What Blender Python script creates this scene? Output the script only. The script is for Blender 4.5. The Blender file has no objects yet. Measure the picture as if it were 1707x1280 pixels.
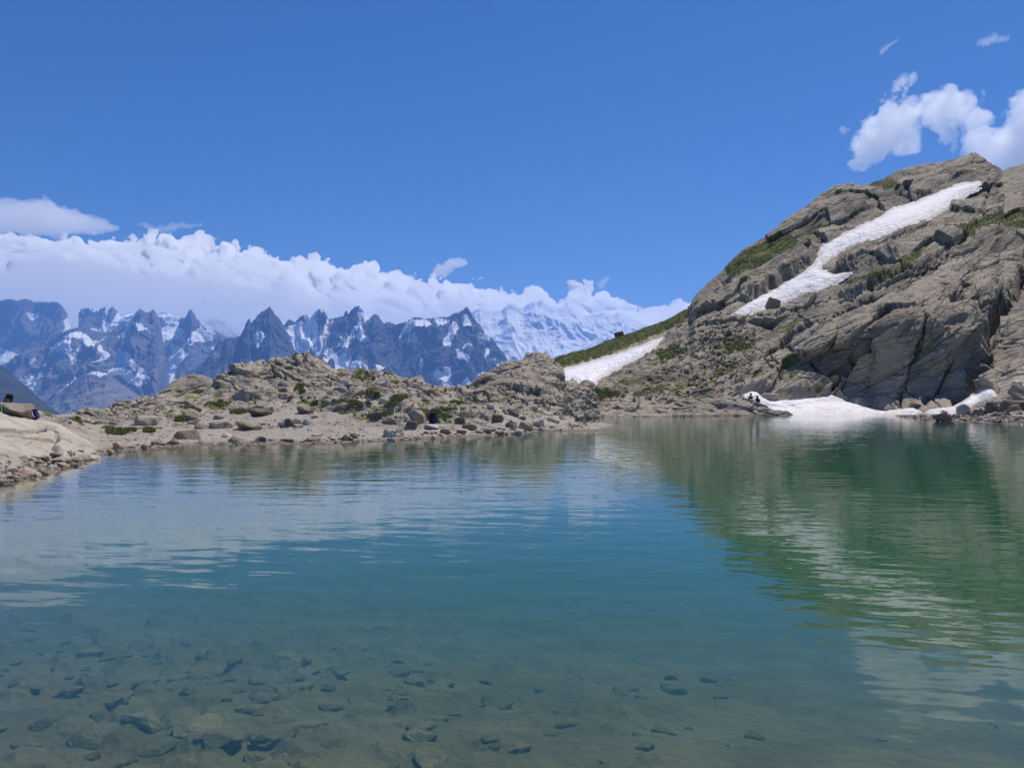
import bpy, bmesh, math, random
import numpy as np
from mathutils import Vector, Matrix
from mathutils.bvhtree import BVHTree

random.seed(7)
rng = np.random.default_rng(11)
scene = bpy.context.scene
COL = scene.collection

# ------------------------------------------------------------------ camera, sky, sun, exposure
F, CX, HZ, H = 1180.0, 853.5, 665.0, 2.0       # focal length in photo pixels, centre, horizon row, eye height (m)
cam = bpy.data.cameras.new('camera'); cam_o = bpy.data.objects.new('camera', cam); COL.objects.link(cam_o)
cam.sensor_width = 36.0; cam.lens = 36.0 * F / 1707.0; cam.shift_y = (HZ - 640.0) / 1707.0
cam.clip_start = 0.05; cam.clip_end = 120000.0
cam_o.location = (0, 0, H); cam_o.rotation_euler = (math.radians(90), 0, 0)
scene.camera = cam_o

SUN_AZ, SUN_EL = math.radians(36), math.radians(62)      # azimuth from +Y towards +X
SUN = Vector((math.sin(SUN_AZ) * math.cos(SUN_EL), math.cos(SUN_AZ) * math.cos(SUN_EL), math.sin(SUN_EL)))
world = bpy.data.worlds.new('World'); scene.world = world; world.use_nodes = True
nt = world.node_tree; nt.nodes.clear()
sky = nt.nodes.new('ShaderNodeTexSky'); sky.sky_type = 'NISHITA'; sky.sun_disc = False
sky.sun_elevation = SUN_EL; sky.sun_rotation = SUN_AZ; sky.altitude = 2350
sky.air_density = 1.0; sky.dust_density = 0.6; sky.ozone_density = 3.0
bg = nt.nodes.new('ShaderNodeBackground'); bg.inputs['Strength'].default_value = 0.10
wo = nt.nodes.new('ShaderNodeOutputWorld')
hs_ = nt.nodes.new('ShaderNodeHueSaturation'); hs_.inputs['Saturation'].default_value = 1.30; hs_.inputs['Hue'].default_value = 0.508; hs_.inputs['Value'].default_value = 1.08
nt.links.new(sky.outputs[0], hs_.inputs['Color']); nt.links.new(hs_.outputs[0], bg.inputs[0]); nt.links.new(bg.outputs[0], wo.inputs[0])
sun = bpy.data.lights.new('sun', 'SUN'); sun.energy = 5.0; sun.angle = math.radians(0.53); sun.color = (1.0, 0.945, 0.87)
sun_o = bpy.data.objects.new('sun', sun); COL.objects.link(sun_o)
sun_o.rotation_euler = SUN.to_track_quat('Z', 'Y').to_euler()
scene.view_settings.view_transform = 'Standard'; scene.view_settings.look = 'None'
scene.view_settings.exposure = 0.0; scene.view_settings.gamma = 1.0
scene.cycles.use_denoising = True
scene.cycles.max_bounces = 52; scene.cycles.diffuse_bounces = 2; scene.cycles.glossy_bounces = 3
scene.cycles.transparent_max_bounces = 16; scene.cycles.volume_bounces = 48
scene.cycles.sample_clamp_indirect = 6.0

# ------------------------------------------------------------------ noise
def _hash(ix, iy, iz, seed):
    h = (ix.astype(np.uint32) * np.uint32(374761393)) ^ (iy.astype(np.uint32) * np.uint32(668265263)) ^ (iz.astype(np.uint32) * np.uint32(2147483647 - 58)) ^ np.uint32((seed * 2654435761) & 0xffffffff)
    h = (h ^ (h >> np.uint32(13))) * np.uint32(1274126177)
    h = (h ^ (h >> np.uint32(16))) * np.uint32(2246822519)
    return h ^ (h >> np.uint32(15))

def perlin(p, seed=0):
    p = np.asarray(p, dtype=np.float32)
    pi = np.floor(p).astype(np.int64); f = (p - pi).astype(np.float32)
    u = f * f * f * (f * (f * 6 - 15) + 10)
    ix, iy, iz = pi[..., 0], pi[..., 1], pi[..., 2]
    out = None
    def corner(dx, dy, dz):
        h = _hash(ix + dx, iy + dy, iz + dz, seed)
        gx = (h & np.uint32(1023)).astype(np.float32) / 511.5 - 1
        gy = ((h >> np.uint32(10)) & np.uint32(1023)).astype(np.float32) / 511.5 - 1
        gz = ((h >> np.uint32(20)) & np.uint32(1023)).astype(np.float32) / 511.5 - 1
        return gx * (f[..., 0] - dx) + gy * (f[..., 1] - dy) + gz * (f[..., 2] - dz)
    def lerp(a, b, t): return a + (b - a) * t
    x00 = lerp(corner(0, 0, 0), corner(1, 0, 0), u[..., 0]); x10 = lerp(corner(0, 1, 0), corner(1, 1, 0), u[..., 0])
    x01 = lerp(corner(0, 0, 1), corner(1, 0, 1), u[..., 0]); x11 = lerp(corner(0, 1, 1), corner(1, 1, 1), u[..., 0])
    return lerp(lerp(x00, x10, u[..., 1]), lerp(x01, x11, u[..., 1]), u[..., 2]) * 1.2

def fbm(p, octaves=4, seed=0, gain=0.5, lac=2.03):
    p = np.asarray(p, dtype=np.float32); s = 0; a = 1.0
    for k in range(octaves):
        s = s + a * perlin(p, seed + k * 17); p = p * lac + 3.7; a *= gain
    return s

def ridged(p, octaves=4, seed=0, gain=0.5, lac=2.05):
    p = np.asarray(p, dtype=np.float32); s = 0; a = 1.0; w = 1.0
    for k in range(octaves):
        n = 1 - np.abs(perlin(p, seed + k * 31)) * 1.6; n = np.clip(n, 0, 1) ** 2
        s = s + a * n * w; w = np.clip(n * 1.4, 0, 1); p = p * lac + 9.1; a *= gain
    return s

def billow(p, octaves=5, seed=0, gain=0.5, lac=2.1):
    p = np.asarray(p, dtype=np.float32); s = 0; a = 1.0
    for k in range(octaves):
        s = s + a * (np.abs(perlin(p, seed + k * 13)) * 2 - 0.4); p = p * lac + 5.3; a *= gain
    return s

def voronoi2(p, seed=0):
    """2-D cells: distance to nearest, edge distance (F2-F1), random of the cell, offset to the cell's seed."""
    p = np.asarray(p, dtype=np.float32)
    pi = np.floor(p).astype(np.int64); z = np.zeros_like(pi[..., 0])
    f1 = np.full(p.shape[:-1], 9, np.float32); f2 = f1.copy(); cid = np.zeros(p.shape[:-1], np.float32)
    ox = np.zeros_like(f1); oy = np.zeros_like(f1)
    for dx in (-1, 0, 1):
        for dy in (-1, 0, 1):
            cx, cy = pi[..., 0] + dx, pi[..., 1] + dy
            h = _hash(cx, cy, z, seed)
            rx = cx + (h & np.uint32(4095)).astype(np.float32) / 4095.0 - p[..., 0]
            ry = cy + ((h >> np.uint32(12)) & np.uint32(4095)).astype(np.float32) / 4095.0 - p[..., 1]
            d = np.sqrt(rx * rx + ry * ry).astype(np.float32)
            c = ((h >> np.uint32(20)) & np.uint32(4095)).astype(np.float32) / 4095.0
            near = d < f1
            f2 = np.where(near, f1, np.minimum(f2, d))
            cid = np.where(near, c, cid); ox = np.where(near, -rx, ox); oy = np.where(near, -ry, oy)
            f1 = np.where(near, d, f1)
    return f1, f2 - f1, cid, ox, oy

def sstep(a, b, x):
    t = np.clip((x - a) / (b - a), 0, 1); return t * t * (3 - 2 * t)

def blocks(a, b, seed, tilt=0.5, crack=0.08):
    """fractured slab: every cell a tilted facet at its own height, with a crack round it"""
    f1, e, c, ox, oy = voronoi2(np.stack([a, b], -1), seed)
    c2 = (c * 7.13) % 1.0; c3 = (c * 13.7) % 1.0
    return (c - 0.5) + tilt * ((c2 - 0.5) * ox + (c3 - 0.5) * oy) * 2 - 0.55 * (1 - sstep(0, crack, e))

def poly_dist(px, py, poly):
    """signed distance in pixels, positive inside"""
    poly = np.asarray(poly, np.float32); n = len(poly)
    d = np.full(px.shape, 1e9, np.float32); ins = np.zeros(px.shape, bool)
    for i in range(n):
        ax, ay = poly[i]; bx, by = poly[(i + 1) % n]
        ex, ey = bx - ax, by - ay; wx, wy = px - ax, py - ay
        t = np.clip((wx * ex + wy * ey) / (ex * ex + ey * ey + 1e-9), 0, 1)
        d = np.minimum(d, np.hypot(wx - ex * t, wy - ey * t))
        if ay != by:
            ins ^= ((ay > py) != (by > py)) & (px < (bx - ax) * (py - ay) / (by - ay) + ax)
    return np.where(ins, d, -d)

def line_dist(px, py, pts):
    d = np.full(px.shape, 1e9, np.float32)
    for (ax, ay), (bx, by) in zip(pts[:-1], pts[1:]):
        ex, ey = bx - ax, by - ay
        t = np.clip(((px - ax) * ex + (py - ay) * ey) / (ex * ex + ey * ey + 1e-9), 0, 1)
        d = np.minimum(d, np.hypot(px - ax - ex * t, py - ay - ey * t))
    return d

def unproject(px, py, Y):
    return np.stack([(px - CX) / F * Y, Y + 0 * px, H + (HZ - py) / F * Y], -1)

def pix(P):
    return CX + P[..., 0] / P[..., 1] * F, HZ - (P[..., 2] - H) / P[..., 1] * F

def interp(pts, x):
    pts = np.asarray(pts, np.float64); return np.interp(x, pts[:, 0], pts[:, 1])

# ------------------------------------------------------------------ object helpers
def tag(o, label=None, cat=None, group=None, kind=None):
    if label: o['label'] = label
    if cat: o['category'] = cat
    if group: o['group'] = group
    if kind: o['kind'] = kind
    return o

def link(name, me, mat=None, parent=None, smooth=True):
    if mat is not None: me.materials.append(mat)
    if smooth and len(me.polygons):
        me.polygons.foreach_set('use_smooth', np.ones(len(me.polygons), bool))
    o = bpy.data.objects.new(name, me); COL.objects.link(o)
    if parent: o.parent = parent
    return o

def raw_mesh(name, V, Q, attrs=None, nside=4):
    V = np.ascontiguousarray(V, np.float32).reshape(-1, 3); Q = np.ascontiguousarray(Q, np.int32).reshape(-1, nside)
    me = bpy.data.meshes.new(name)
    me.vertices.add(len(V)); me.vertices.foreach_set('co', V.ravel())
    me.loops.add(Q.size); me.loops.foreach_set('vertex_index', Q.ravel())
    me.polygons.add(len(Q)); me.polygons.foreach_set('loop_start', np.arange(0, Q.size, nside, dtype=np.int32))
    for k, v in (attrs or {}).items():
        a = me.attributes.new(k, 'FLOAT', 'POINT'); a.data.foreach_set('value', np.ascontiguousarray(v, np.float32).ravel())
    me.update(calc_edges=True); me.validate()
    return me

def grid_quads(nv, nu, keep=None):
    i = np.arange(nv * nu).reshape(nv, nu)
    Q = np.stack([i[:-1, :-1], i[:-1, 1:], i[1:, 1:], i[1:, :-1]], -1).reshape(-1, 4)
    if keep is not None:
        k = keep.reshape(-1); Q = Q[k[Q].all(1)]
    return Q

def compact(V, Q, attrs):
    u, inv = np.unique(Q, return_inverse=True)
    return V.reshape(-1, 3)[u], inv.reshape(Q.shape), {k: v.reshape(-1)[u] for k, v in attrs.items()}

def grid_normals(P):
    du = np.gradient(P, axis=1); dv = np.gradient(P, axis=0)
    n = np.cross(du, dv); n /= np.linalg.norm(n, axis=-1, keepdims=True) + 1e-9
    return n

# ------------------------------------------------------------------ materials
class NT:
    def __init__(s, name):
        s.m = bpy.data.materials.new(name); s.m.use_nodes = True; s.t = s.m.node_tree; s.t.nodes.clear()
        s.out = s.t.nodes.new('ShaderNodeOutputMaterial')
    def n(s, kind, **kw):
        nd = s.t.nodes.new('ShaderNode' + kind)
        for k, v in kw.items():
            if k in nd.inputs.keys():
                if isinstance(v, bpy.types.NodeSocket): s.t.links.new(v, nd.inputs[k])
                else: nd.inputs[k].default_value = v
            else: setattr(nd, k, v)
        return nd
    def l(s, a, b): s.t.links.new(a, b)
    def math(s, op, a, b=0.0, clamp=False):
        nd = s.t.nodes.new('ShaderNodeMath'); nd.operation = op; nd.use_clamp = clamp
        for i, v in enumerate((a, b)):
            if isinstance(v, bpy.types.NodeSocket): s.l(v, nd.inputs[i])
            else: nd.inputs[i].default_value = v
        return nd.outputs[0]
    def mix(s, f, a, b, blend='MIX'):
        nd = s.t.nodes.new('ShaderNodeMix'); nd.data_type = 'RGBA'; nd.blend_type = blend
        for i, v in ((0, f), (6, a), (7, b)):
            if isinstance(v, bpy.types.NodeSocket): s.l(v, nd.inputs[i])
            elif i == 0: nd.inputs[0].default_value = v
            else: nd.inputs[i].default_value = (*v, 1)
        return nd.outputs[2]
    def ramp(s, f, a, b):
        nd = s.t.nodes.new('ShaderNodeMapRange'); nd.interpolation_type = 'SMOOTHSTEP'
        s.l(f, nd.inputs[0]); nd.inputs[1].default_value = a; nd.inputs[2].default_value = b
        return nd.outputs[0]
    def coord(s, scale=(1, 1, 1), rot=(0, 0, 0), what='Object'):
        tc = s.t.nodes.new('ShaderNodeTexCoord'); mp = s.t.nodes.new('ShaderNodeMapping')
        mp.inputs['Scale'].default_value = scale; src = tc.outputs[what]
        if any(rot):                                            # turn first, then stretch
            m0 = s.t.nodes.new('ShaderNodeMapping'); m0.inputs['Rotation'].default_value = rot; s.l(src, m0.inputs[0]); src = m0.outputs[0]
        s.l(src, mp.inputs[0]); return mp.outputs[0]
    def noise(s, vec, scale, detail=4, rough=0.55):
        nd = s.n('TexNoise', Scale=scale, Detail=detail, Roughness=rough); s.l(vec, nd.inputs['Vector']); return nd.outputs['Fac']
    def attr(s, name):
        nd = s.t.nodes.new('ShaderNodeAttribute'); nd.attribute_name = name; return nd.outputs['Fac']
    def bump(s, h, dist, strength=1.0, normal=None):
        nd = s.n('Bump', Strength=strength, Distance=dist); s.l(h, nd.inputs['Height'])
        if normal is not None: s.l(normal, nd.inputs['Normal'])
        return nd.outputs[0]
    def pbr(s, col, rough=0.9, normal=None, spec=0.25):
        b = s.n('BsdfPrincipled', Roughness=rough); b.inputs['Specular IOR Level'].default_value = spec
        if isinstance(col, bpy.types.NodeSocket): s.l(col, b.inputs['Base Color'])
        else: b.inputs['Base Color'].default_value = (*col, 1)
        if normal is not None: s.l(normal, b.inputs['Normal'])
        s.l(b.outputs[0], s.out.inputs['Surface']); return s.m

def rock_material(name, base, dark, light, scale=1.0, bump=0.05, lichen=0.35, turf=False, wet=False, gravel=False, tilt=0.0, rust=0.0, cracks=0.0, slabs=False):
    """granite: mottled colour, dark lichen, pale scoured patches, fine fractures in the bump with crevice shade painted along them; turf/wet/gravel from vertex masks"""
    t = NT(name); v = t.coord((scale, scale, scale)); vs = t.coord((scale * 0.35, scale * 0.35, scale * 1.5), (0, tilt, 0))
    n1 = t.noise(v, 0.35, 6, 0.6); n2 = t.noise(v, 2.2, 8, 0.68); n3 = t.noise(v, 11.0, 6, 0.7); n4 = t.noise(vs, 1.1, 7, 0.65)
    c = t.mix(t.ramp(n1, 0.34, 0.66), base, light)
    c = t.mix(t.math('MULTIPLY', t.ramp(n4, 0.5, 0.72), lichen), c, dark)
    c = t.mix(t.math('MULTIPLY', t.ramp(n2, 0.55, 0.72), lichen * 1.3), c, dark)
    c = t.mix(t.math('MULTIPLY', t.ramp(n3, 0.5, 0.8), 0.35), c, light)
    if rust:
        c = t.mix(t.math('MULTIPLY', t.ramp(t.noise(v, 0.8, 4), 0.55, 0.75), rust), c, (0.34, 0.19, 0.10))
    h = t.math('ADD', t.math('MULTIPLY', n2, 0.7), t.math('MULTIPLY', n3, 0.3))
    h = t.math('ADD', h, t.math('MULTIPLY', n4, 0.6))
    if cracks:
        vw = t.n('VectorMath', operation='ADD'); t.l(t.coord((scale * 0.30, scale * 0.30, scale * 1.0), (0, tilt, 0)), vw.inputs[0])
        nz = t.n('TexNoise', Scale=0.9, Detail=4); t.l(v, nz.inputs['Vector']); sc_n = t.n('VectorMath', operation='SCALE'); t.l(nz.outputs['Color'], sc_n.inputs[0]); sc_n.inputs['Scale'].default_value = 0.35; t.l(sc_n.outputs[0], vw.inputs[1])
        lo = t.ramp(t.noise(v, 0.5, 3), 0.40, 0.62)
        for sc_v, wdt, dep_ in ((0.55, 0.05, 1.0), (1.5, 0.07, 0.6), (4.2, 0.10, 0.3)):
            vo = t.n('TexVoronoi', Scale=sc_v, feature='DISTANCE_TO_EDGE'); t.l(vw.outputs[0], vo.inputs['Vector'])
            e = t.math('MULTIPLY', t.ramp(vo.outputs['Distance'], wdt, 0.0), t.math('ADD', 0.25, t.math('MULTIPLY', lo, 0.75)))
            h = t.math('SUBTRACT', h, t.math('MULTIPLY', e, cracks * dep_)); c = t.mix(t.math('MULTIPLY', e, 0.45 * dep_), c, dark)  # crevice shade painted into the colour along cracks, with dark lichen and soil
            vc = t.n('TexVoronoi', Scale=sc_v); t.l(vw.outputs[0], vc.inputs['Vector']); sp_ = t.n('SeparateColor'); t.l(vc.outputs['Color'], sp_.inputs[0])
            h = t.math('ADD', h, t.math('MULTIPLY', sp_.outputs[0], 0.7 * dep_ * cracks)); c = t.mix(t.math('MULTIPLY', sp_.outputs[1], 0.28 * dep_), c, light)
    if slabs:
        tn_ = t.attr('tone'); c = t.mix(t.math('MULTIPLY', t.ramp(tn_, 0.55, 0.15), 0.45), c, dark); c = t.mix(t.math('MULTIPLY', t.ramp(tn_, 0.5, 0.9), 0.5), c, light)
    if gravel:
        g = t.attr('gravel')
        gn = t.noise(v, 26.0, 4, 0.75); gv = t.n('TexVoronoi', Scale=9.0); t.l(v, gv.inputs['Vector'])
        gc = t.mix(t.ramp(gn, 0.35, 0.7), (0.22, 0.185, 0.155), (0.52, 0.46, 0.40))
        gc = t.mix(t.math('MULTIPLY', t.ramp(t.noise(v, 0.5, 5), 0.45, 0.7), 0.5), gc, (0.30, 0.24, 0.18))
        c = t.mix(g, c, gc); h = t.math('ADD', h, t.math('MULTIPLY', gv.outputs['Distance'], 0.5))
    if turf:
        tm = t.attr('turf'); tn = t.noise(v, 1.6, 6, 0.7)
        f = t.ramp(t.math('ADD', tm, t.math('MULTIPLY', t.math('SUBTRACT', tn, 0.5), 0.9)), 0.33, 0.52)
        tc = t.mix(t.ramp(t.noise(v, 0.7, 5), 0.4, 0.65), (0.075, 0.095, 0.026), (0.19, 0.18, 0.06))
        c = t.mix(f, c, tc)
    if wet:
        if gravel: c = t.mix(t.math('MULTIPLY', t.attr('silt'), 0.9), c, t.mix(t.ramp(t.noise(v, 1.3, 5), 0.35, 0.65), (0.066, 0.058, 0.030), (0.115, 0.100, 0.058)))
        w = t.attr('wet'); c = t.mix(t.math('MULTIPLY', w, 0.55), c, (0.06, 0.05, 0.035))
    return t.pbr(c, 0.92, t.bump(h, bump), 0.2)

SNOW_N = {}
def snow_material(name, col=(0.80, 0.765, 0.765), scale=1.0):
    t = NT(name); v = t.coord((scale, scale, scale)); vs = t.coord((scale * 0.8, scale, scale))
    n = t.noise(vs, 1.3, 5, 0.6); d = t.noise(v, 0.22, 7, 0.65)
    c = t.mix(t.math('MULTIPLY', t.ramp(d, 0.5, 0.72), 0.55), col, (0.66, 0.56, 0.54))
    c = t.mix(t.math('MULTIPLY', t.ramp(t.noise(v, 4.0, 5, 0.7), 0.6, 0.75), 0.5), c, (0.40, 0.35, 0.31))
    vo = t.n('TexVoronoi', Scale=1.1, feature='SMOOTH_F1'); t.l(vs, vo.inputs['Vector'])
    h = t.math('ADD', n, t.math('MULTIPLY', vo.outputs['Distance'], 0.9))
    dm = t.math('MULTIPLY', t.attr('rim'), t.ramp(t.noise(v, 1.4, 6, 0.7), 0.35, 0.6)); c = t.mix(t.math('MULTIPLY', dm, 0.75), c, (0.30, 0.26, 0.22))
    return t.pbr(c, 0.75, t.bump(h, 0.24), 0.2)

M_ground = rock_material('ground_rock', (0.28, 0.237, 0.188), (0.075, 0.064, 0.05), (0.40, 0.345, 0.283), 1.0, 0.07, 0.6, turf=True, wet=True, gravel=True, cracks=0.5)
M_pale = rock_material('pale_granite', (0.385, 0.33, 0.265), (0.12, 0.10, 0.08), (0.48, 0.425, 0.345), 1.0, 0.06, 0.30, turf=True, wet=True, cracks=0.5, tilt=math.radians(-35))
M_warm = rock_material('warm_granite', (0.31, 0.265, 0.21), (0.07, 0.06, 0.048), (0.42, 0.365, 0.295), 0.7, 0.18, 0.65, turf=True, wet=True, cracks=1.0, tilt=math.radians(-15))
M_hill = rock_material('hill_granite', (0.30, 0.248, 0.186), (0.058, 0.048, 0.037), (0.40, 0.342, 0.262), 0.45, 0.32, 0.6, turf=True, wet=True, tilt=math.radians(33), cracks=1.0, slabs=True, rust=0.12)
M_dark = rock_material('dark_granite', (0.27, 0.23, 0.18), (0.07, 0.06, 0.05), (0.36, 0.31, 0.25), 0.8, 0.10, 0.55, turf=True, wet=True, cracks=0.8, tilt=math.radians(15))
M_snow = snow_material('old_snow')

# ------------------------------------------------------------------ ground: lake bed, gravel spit, shores, and the drop to the valley beyond
SHORE = [(-700, 11.5), (-300, 14.5), (0, 16.7), (60, 18.4), (100, 20.2), (130, 21.6), (165, 24.9), (200, 27.2), (250, 28.9), (330, 30.6), (430, 31.0), (520, 31.5), (600, 33), (700, 35.2),
         (760, 36.6), (820, 38.8), (880, 41.6), (930, 45), (955, 48), (962, 76), (1000, 80), (1100, 83), (1200, 83.5), (1300, 88), (1330, 92), (1400, 91), (1480, 90), (1505, 78), (1540, 68), (1600, 62), (1640, 60), (1707, 55.5), (1900, 50), (2400, 42)]
LAND = {  # photo column: (row, distance) from the shore inland
    -700: [(700, 20), (690, 30)], -300: [(705, 20), (690, 30)], 0: [(735, 20), (715, 25), (700, 30), (690, 36)], 60: [(740, 22), (715, 27), (700, 32), (691, 38)],
    100: [(750, 24), (715, 30), (700, 36), (693, 42)], 160: [(745, 28), (725, 32), (710, 37), (697, 43), (691, 50)],
    250: [(735, 31), (715, 36), (700, 41), (685, 46), (670, 52)], 330: [(730, 33), (710, 38), (690, 43), (670, 48), (652, 55)],
    430: [(725, 35), (700, 40), (680, 45), (660, 49), (640, 54)], 520: [(725, 35), (700, 40), (680, 45), (660, 50), (640, 55), (627, 60)],
    560: [(720, 35.7), (695, 41), (675, 46), (655, 51), (636, 56), (624, 61)],
    600: [(715, 37), (690, 42), (670, 47), (650, 52), (632, 58), (621, 63)], 640: [(715, 37.5), (692, 42), (672, 47), (652, 52), (634, 58), (622, 63)],
    690: [(715, 38), (695, 42), (675, 47), (655, 53), (634, 61)], 730: [(713, 39), (695, 43), (675, 48), (658, 54), (647, 60)],
    780: [(711, 41), (695, 45), (677, 50), (664, 56), (655, 61)], 820: [(710, 42), (695, 46), (680, 51), (667, 57), (660, 62)],
    900: [(708, 47), (695, 52), (685, 57), (676, 62)], 950: [(708, 52), (702, 57), (698, 62), (694, 66)],
    1000: [(694.5, 84), (692, 95)], 1300: [(694, 92), (692, 100)], 1700: [(703, 60), (698, 75)], 2400: [(705, 50), (700, 70)]}

def land_profile(px_key, Ygrid):
    ys = float(np.interp(px_key, [s[0] for s in SHORE], [s[1] for s in SHORE]))
    pts = [(0.0, 0.0)] + [(max(y - ys, 0.3), H + (HZ - r) / F * y) for r, y in LAND[px_key]]
    return np.array(pts)

upx = np.concatenate([np.linspace(-700, -80, 60), np.arange(-76, 1010, 1.6), np.linspace(1012, 1760, 260), np.linspace(1770, 2400, 50)])
uY = np.concatenate([np.geomspace(0.35, 13, 260), np.geomspace(13.05, 24, 110), np.geomspace(24.04, 70, 560), np.geomspace(70.3, 110, 70), np.geomspace(112, 2600, 40)])
keys = sorted(LAND)
profs = [land_profile(k, None) for k in keys]
GP, GY = np.meshgrid(upx, uY)
SH0 = np.interp(upx, [s[0] for s in SHORE], [s[1] for s in SHORE])
SHN = 0.5 * perlin(np.stack([upx / 23, upx * 0, upx * 0], -1), 5) * np.interp(upx, [-100, 900, 1000], [1, 1.4, 0.6]) + 0.3 * perlin(np.stack([upx / 8, upx * 0, upx * 0], -1), 6)
D = GY - SH0[None, :]
D = D - SHN[None, :] * np.exp(-(D / 2.2) ** 2)
Zl = np.zeros_like(GP)
ki = np.clip(np.searchsorted(keys, upx) - 1, 0, len(keys) - 2)
for j in range(len(upx)):
    k = ki[j]; t = (upx[j] - keys[k]) / (keys[k + 1] - keys[k]); t = min(max(t, 0), 1); t = t * t * (3 - 2 * t)
    za = np.interp(D[:, j], profs[k][:, 0], profs[k][:, 1]); zb = np.interp(D[:, j], profs[k + 1][:, 0], profs[k + 1][:, 1])
    ea = profs[k][-1, 0] * (1 - t) + profs[k + 1][-1, 0] * t
    Zl[:, j] = za * (1 - t) + zb * t - np.clip(D[:, j] - ea - 2, 0, None) * 0.33
    bank = 0.0
dn = 0.30 + 0.150 * np.clip(GY - 1.6, -2, None) * np.interp(GP, [-100, 300, 900, 1700], [0.62, 0.80, 1.0, 1.05])
dn = np.where(GY < 1.6, 0.30 - (1.6 - GY) * 0.8, dn)
df = 0.03 + 0.16 * np.clip(-D, 0, None)
dep = np.minimum(dn, df); k_ = 0.25; hh = np.clip(0.5 + 0.5 * (df - dn) / k_, 0, 1); dep = df * (1 - hh) + dn * hh - k_ * hh * (1 - hh)
dep = np.minimum(dep, 7.0)
GZ = np.where(D < 0, -dep, Zl + 0.012)
GX = (GP - CX) / F * GY
# low shingle bar at the tip of the spit
tx0, ty0, tx1, ty1 = (945 - CX) / F * 46.5, 46.5, (1003 - CX) / F * 53.5, 53.5
tt = np.clip(((GX - tx0) * (tx1 - tx0) + (GY - ty0) * (ty1 - ty0)) / ((tx1 - tx0) ** 2 + (ty1 - ty0) ** 2), 0, 1)
td = np.hypot(GX - tx0 - tt * (tx1 - tx0), GY - ty0 - tt * (ty1 - ty0))
GZ = np.maximum(GZ, np.where(GY < 70, 0.42 - 0.25 * tt - 0.13 * td ** 1.3, -99))
pg = np.stack([GX, GY, 0 * GX], -1)
far = sstep(60, 200, GY)
land = sstep(-0.02, 0.6, GZ)
inl = sstep(0.2, 1.6, GZ)
GZ = GZ + fbm(pg / 5.0, 4, 3) * 0.16 * (0.35 + inl) + fbm(pg / 0.9, 3, 9) * 0.05 + far * fbm(pg / 60, 4, 4) * 6
f1, e, c, ox, oy = voronoi2(pg[..., :2] / 0.75, 21)
rub = np.clip(0.5 - f1, 0, 1) * (0.2 + c) * 0.35
rubm = sstep(-0.15, 0.25, fbm(pg / 3.5, 3, 33) + inl * 0.25 - 0.12)
GZ += rub * rubm * land * 0.9
gpy0 = HZ - (GZ - H) / GY * F
ledge_m = sstep(0.0, 0.35, fbm(pg / 5.0, 3, 36) + 0.6 * np.exp(-((GP - 660) / 150) ** 2) + 0.5 * np.exp(-((GP - 250) / 100) ** 2) * sstep(735, 705, gpy0) + 0.35 * sstep(690, 655, gpy0) - 0.22) * sstep(0.15, 0.7, GZ) * (1 - far)
lw = fbm(pg / 2.5, 3, 37)
GZ += ledge_m * (0.50 * np.clip(blocks(GX / 2.4 + 0.15 * lw, GY / 1.5 + 0.12 * lw, 38, 1.1, 0.10) + 0.1, -0.25, 1) + 0.16 * blocks(GX / 0.9 + 0.08 * lw, GY / 0.8, 39, 1.0, 0.16))
bed = (GZ < -0.02) & (D < 0)
f1b, eb, cb, oxb, oyb = voronoi2(pg[..., :2] / 0.42 + 0.3 * fbm(pg / 0.8, 2, 35)[..., None], 22)
GZ += np.where(D < 0, np.clip(0.50 - f1b, 0, 0.30) * (0.15 + cb) * 0.42 * np.interp(GP, [0, 700, 1200], [1, 0.7, 0.25]), 0)
GZ -= 0.42 * sstep(150, 110, GP) * sstep(0.5, 2.2, D) * sstep(29, 25, GY)
GV = np.stack([GX, GY, GZ], -1)
gpx, gpy = pix(GV)
turf = np.zeros_like(GP)
for cx_, cy_, w_, h_ in [(190, 717, 28, 10), (240, 717, 22, 7), (365, 675, 30, 7), (330, 652, 60, 10), (290, 668, 60, 10), (400, 686, 35, 8), (430, 682, 30, 6), (605, 632, 26, 14), (640, 690, 30, 8), (560, 683, 40, 7), (600, 690, 50, 8), (650, 660, 40, 10),
                         (700, 685, 45, 12), (735, 688, 45, 16), (760, 672, 40, 14), (790, 668, 25, 16), (585, 668, 50, 7), (520, 672, 40, 7), (720, 655, 30, 8), (300, 690, 40, 8), (830, 668, 25, 8), (680, 712, 25, 6), (310, 708, 30, 8)]:
    turf = np.maximum(turf, np.exp(-((gpx - cx_) / w_) ** 2 - ((gpy - cy_) / h_) ** 2) * 0.8)
turf = np.maximum(turf, 0.85 * ledge_m * sstep(0.0, 0.5, fbm(pg / 2.2, 4, 62) + 0.15))
turf = np.maximum(turf, 0.9 * np.exp(-((gpx - 320) / 75) ** 2 - ((gpy - 655) / 16) ** 2))
turf *= sstep(0.1, 0.3, GZ) * sstep(-0.35, 0.45, fbm(pg / 1.1, 4, 61) + 0.1)
gravel = (1 - 0.85 * ledge_m) * sstep(-0.3, 0.35, 0.35 - fbm(pg / 4, 3, 44) * 0.8) * (1 - sstep(64, 80, GY)) * np.where(D > 0, 1, 0.2)
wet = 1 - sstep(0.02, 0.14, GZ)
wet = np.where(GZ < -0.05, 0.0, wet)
SURF = []          # (photo column, row, position, normal) of everything things can stand on
def add_surface(P, nrm=None):
    a, b = pix(P); nrm = grid_normals(P) if nrm is None else nrm
    SURF.append((a.ravel(), b.ravel(), P.reshape(-1, 3), nrm.reshape(-1, 3)))
add_surface(GV)
ground = tag(link('ground', raw_mesh('ground', GV, grid_quads(*GP.shape), dict(turf=turf, gravel=gravel, wet=wet, silt=sstep(0.0, -0.22, GZ))), M_ground),
             'gravel spit and stony lake bed curving round the near side of the lake', 'ground', kind='structure')

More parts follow.
